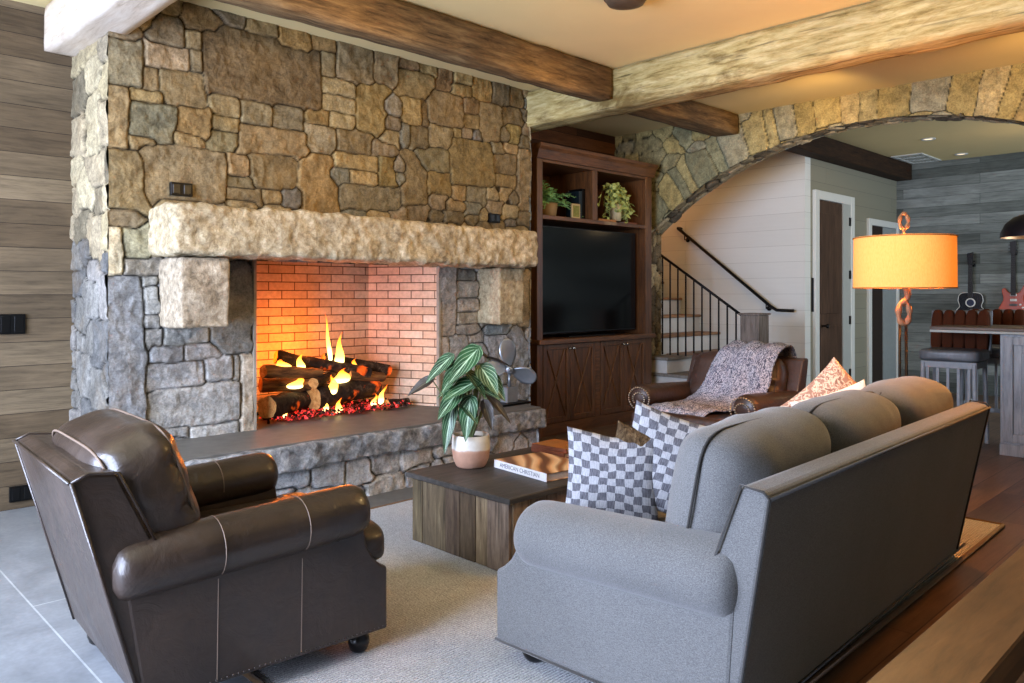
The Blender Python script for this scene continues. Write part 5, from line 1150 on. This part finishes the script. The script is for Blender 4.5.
def guitar(name, label, y, z, body, th, mtop, acoustic, neckL):
    t = thing(name, label, 'guitar', (WX, y, z)); bm = B(); prism(bm, [(-a, b) for a, b in body], 'x', -th - .03, -.03, .008); obj('body', bm, mtop, t)
    zt = max(b for a, b in body); f = -th - .03
    nb = zt - (.0 if acoustic else .10)
    bm = B(); prism(bm, [(-.03, nb - .06), (.03, nb - .06), (.024, nb + neckL), (-.024, nb + neckL)], 'x', f - .02, f, .002); nk = obj('neck', bm, m_neck, t)
    bm = B(); 
    for k in range(14): zz = nb + neckL * (1 - .5 ** (k / 10.)) ; box(bm, f - .022, f - .019, -.026, .026, nb + neckL - (zz - nb) - .001, nb + neckL - (zz - nb) + .001)
    obj('frets', bm, m_str, nk)
    bm = B(); prism(bm, [(-.03, nb + neckL), (.03, nb + neckL), (.042, nb + neckL + .16), (-.036, nb + neckL + .18)], 'x', f - .012, f + .004, .003); hd = obj('headstock', bm, m_gblk if acoustic else m_neck, t)
    for k in range(3):
        for s in (-1, 1): bm = B(); tube(bm, [(f, s * .035, nb + neckL + .03 + k * .045), (f, s * .058, nb + neckL + .03 + k * .045)], .008, 6); obj('tuner', bm, m_str, hd)
    if acoustic:
        bm = B(); lathe(bm, [(.046, 0), (.046, .004), (.062, .004), (.062, 0)], (0, 0, 0), 32, 'x'); 
        for v in bm.verts: v.co = Vector((f - v.co.x, v.co.y, v.co.z + zt - .14))
        obj('rosette', bm, m_pearl, t); bm = B(); lathe(bm, [(.001, .0), (.047, .0)], (f - .0055, 0, zt - .14), 24, 'x', False); obj('sound_hole', bm, plain('hole', '1c2440', .5, bmp=0), t)
        bm = B(); prism(bm, body_in, 'x', f - .001, f + .002); 
        bm.free(); bm = B(); tube(bm, [(f - .002, -a, b) for a, b in body] + [(f - .002, -body[0][0], body[0][1])], .004, 5, False); obj('binding', bm, m_pearl, t)
        bm = B(); box(bm, f - .012, f, -.07, .07, zt - .34, zt - .31, .003); obj('bridge', bm, m_neck, t)
    else:
        for k, zz in enumerate((zt - .15, zt - .22)): bm = B(); box(bm, f - .008, f, -.038, .038, zz - .016, zz + .016, .003); obj('pickup', bm, m_pearl, t)
        bm = B(); box(bm, f - .01, f, -.045, .045, zt - .30, zt - .27, .003); obj('bridge', bm, m_str, t)
        for k in range(3): bm = B(); lathe(bm, [(.012, 0), (.012, .012), (.001, .013)], (0, 0, 0), 12, 'x'); [setattr(v, 'co', Vector((f - v.co.x, v.co.y - .08 - .03 * k, v.co.z + zt - .28 - .04 * k))) for v in bm.verts]; obj('control_knob', bm, m_pearl, t)
    bm = B()
    for k in range(6): tube(bm, [(f - .024, -.02 + .008 * k, zt - .30), (f - .024, -.016 + .0064 * k, nb + neckL)], .0007, 3)
    obj('string', bm, m_str, nk)
    bm = B(); box(bm, -.03, .0, -.03, .03, nb + neckL - .02, nb + neckL + .06, .004); tube(bm, [(0, 0, nb + neckL + .02), (f - .02, -.035, nb + neckL + .0)], .006, 6); obj('wall_hanger', bm, m_black, t)
body_in = [(0, 0), (1, 0), (0, 1)]
ac = outline([(0, 0), (.13, .02), (.20, .13), (.175, .25), (.135, .31), (.155, .40), (.12, .485), (0, .50), (-.12, .485), (-.155, .40), (-.135, .31), (-.175, .25), (-.20, .13), (-.13, .02)], 98)
guitar('acoustic_guitar', 'black acoustic guitar hanging on the grey board wall behind the island', 3.28, .92, [(a, b) for a, b in ac], .10, m_gblk, True, .38)
el = outline([(0, 0), (.13, .03), (.175, .13), (.135, .23), (.115, .28), (.14, .37), (.17, .46), (.125, .47), (.06, .36), (-.05, .36), (-.10, .42), (-.14, .39), (-.12, .28), (-.14, .22), (-.18, .12), (-.13, .02)], 96)
guitar('electric_guitar', 'orange red electric guitar hanging on the grey board wall above the island', 2.78, 1.06, el, .045, m_gtop, False, .50)
pn = thing('pendant_lamp', 'dark metal dome pendant lamp hanging over the island', 'pendant lamp', (8.45, 1.79, 0))
bm = B(); lathe(bm, [(.255, 1.925), (.25, 1.97), (.215, 2.05), (.15, 2.11), (.06, 2.14), (.04, 2.18), (.03, 2.2)], (0, 0, 0), 40, cap=False); dome = obj('dome_shade', bm, plain('dark_dome', '22222a', .4, .6, nz=.1), pn, False, True)
bm = B(); lathe(bm, [(.25, 1.924), (.245, 1.968), (.21, 2.045), (.145, 2.10), (.02, 2.13)], (0, 0, 0), 40, cap=False); obj('gold_lining', bm, plain('gold_leaf', 'd8a878', .4, .7, nz=.1), dome, False, True)
bm = B(); tube(bm, [(0, 0, 2.2), (0, 0, CEIL)], .006, 6); obj('cord', bm, m_black, pn); bm = B(); lathe(bm, [(.06, CEIL - .03), (.06, CEIL)], (0, 0, 0), 20); obj('ceiling_rose', bm, m_black, pn)
bm = B(); superell(bm, (0, 0, 2.0), (.035, .035, .045), 2, None, 6); obj('bulb', bm, emis('pendant_bulb', 'ffd8a0', 6), pn, False, True)

# ================================================================== light
def area(name, loc, target, size, power, col, spread=PI):
    l = bpy.data.lights.new(name, 'AREA'); l.shape = 'RECTANGLE'; l.size, l.size_y = size; l.energy = power; l.color = lin(col)[:3]; l.spread = spread
    o = bpy.data.objects.new(name, l); COL.objects.link(o); o.location = loc; o.rotation_euler = (Vector(target) - Vector(loc)).to_track_quat('-Z', 'Y').to_euler(); return o
def point(name, loc, power, col, rad=.06):
    l = bpy.data.lights.new(name, 'POINT'); l.energy = power; l.color = lin(col)[:3]; l.shadow_soft_size = rad; o = bpy.data.objects.new(name, l); COL.objects.link(o); o.location = loc; return o
def spot(name, loc, target, power, col, ang=60, blend=.6, rad=.08):
    l = bpy.data.lights.new(name, 'SPOT'); l.energy = power; l.color = lin(col)[:3]; l.spot_size = R(ang); l.spot_blend = blend; l.shadow_soft_size = rad
    o = bpy.data.objects.new(name, l); COL.objects.link(o); o.location = loc; o.rotation_euler = (Vector(target) - Vector(loc)).to_track_quat('-Z', 'Y').to_euler(); return o
K = 1.0
area('daylight_left_a', (-1.75, 2.15, 1.62), (3, 2.15, 1.2), (1.5, 2.5), 310 * K, 'd2e0ff')
area('daylight_left_b', (-1.75, 4.05, 1.62), (3, 4.05, 1.2), (1.7, 2.5), 310 * K, 'd2e0ff')
area('daylight_front', (.0, -2.65, 1.62), (.6, 2, 1.0), (1.8, 2.5), 2 * K, 'cfdcff')
area('daylight_hall', (9.95, -2.65, 1.62), (9.6, 4, 1.2), (3.3, 2.5), 200 * K, 'd6e8ff')
# warm overhead lights without modelled fittings
point('ceiling_fill', (3.6, 1.6, 2.35), 42 * K, 'ffd694', .12)  # added unseen light, hung low to warm the ceiling evenly
for x, y, tx, ty, tz, p in ((2.7, 3.0, 2.4, 5.12, 2.3, 50), (4.4, 3.2, 4.3, 5.12, 2.3, 45), (6.2, 3.4, 6.3, 5.3, 2.2, 30), (6.3, 2.6, 7.5, 3.6, 2.9, 60), (6.2, .9, 7.5, 1.6, 3.0, 60)):
    spot('warm_downlight', (x, y, 2.92), (tx, ty, tz), p * K, 'ffce86', 92, 1.0)
spot('sofa_warm_fill', (4.7, .85, 3.05), (4.1, 1.45, .9), 130 * K, 'ff9e48', 50, 1.0)  # added unseen spot that warms the far sofa cushions
point('lamp_bulb', (lx, ly, 1.58), 85 * K, 'ff9c44', .05)
point('stair_glow', (8.4, 6.6, 2.9), 7 * K, 'ffa460', .1)
point('hall_glow', (10.4, 2.2, 2.6), 4 * K, 'ffd8a0', .1)
point('fire_glow', (3.10, YF + .05, FL + .48), 11 * K, 'ff8228', .10)
point('fire_glow_low', (2.75, YF + .12, FL + .50), 5 * K, 'ff7a1c', .06)
spot('fire_throw', (3.3, 5.2, .95), (1.65, 3.0, .45), 55 * K, 'ff7a20', 26, 1.0, .05)
w = bpy.data.worlds.new('World'); bpy.context.scene.world = w; w.use_nodes = True
w.node_tree.nodes['Background'].inputs[0].default_value = (.75, .85, 1, 1); w.node_tree.nodes['Background'].inputs[1].default_value = .15

# ================================================================== camera
cam = bpy.data.cameras.new('camera'); co = bpy.data.objects.new('camera', cam); COL.objects.link(co)
cam.sensor_width = 36; cam.lens = 780 / 1024 * 36; cam.shift_y = -(341.5 - 294) / 1024; cam.clip_start = .05
co.location = (0, 0, 1.4); co.rotation_euler = (R(90), 0, R(45.66 - 90)); bpy.context.scene.camera = co
s = bpy.context.scene; s.view_settings.view_transform = 'Standard'; s.view_settings.look = 'None'; s.view_settings.exposure = 0.55
s.cycles.max_bounces = 8; s.cycles.diffuse_bounces = 4; s.cycles.use_denoising = True; s.cycles.sample_clamp_indirect = 6; s.cycles.caustics_reflective = False; s.cycles.caustics_refractive = False
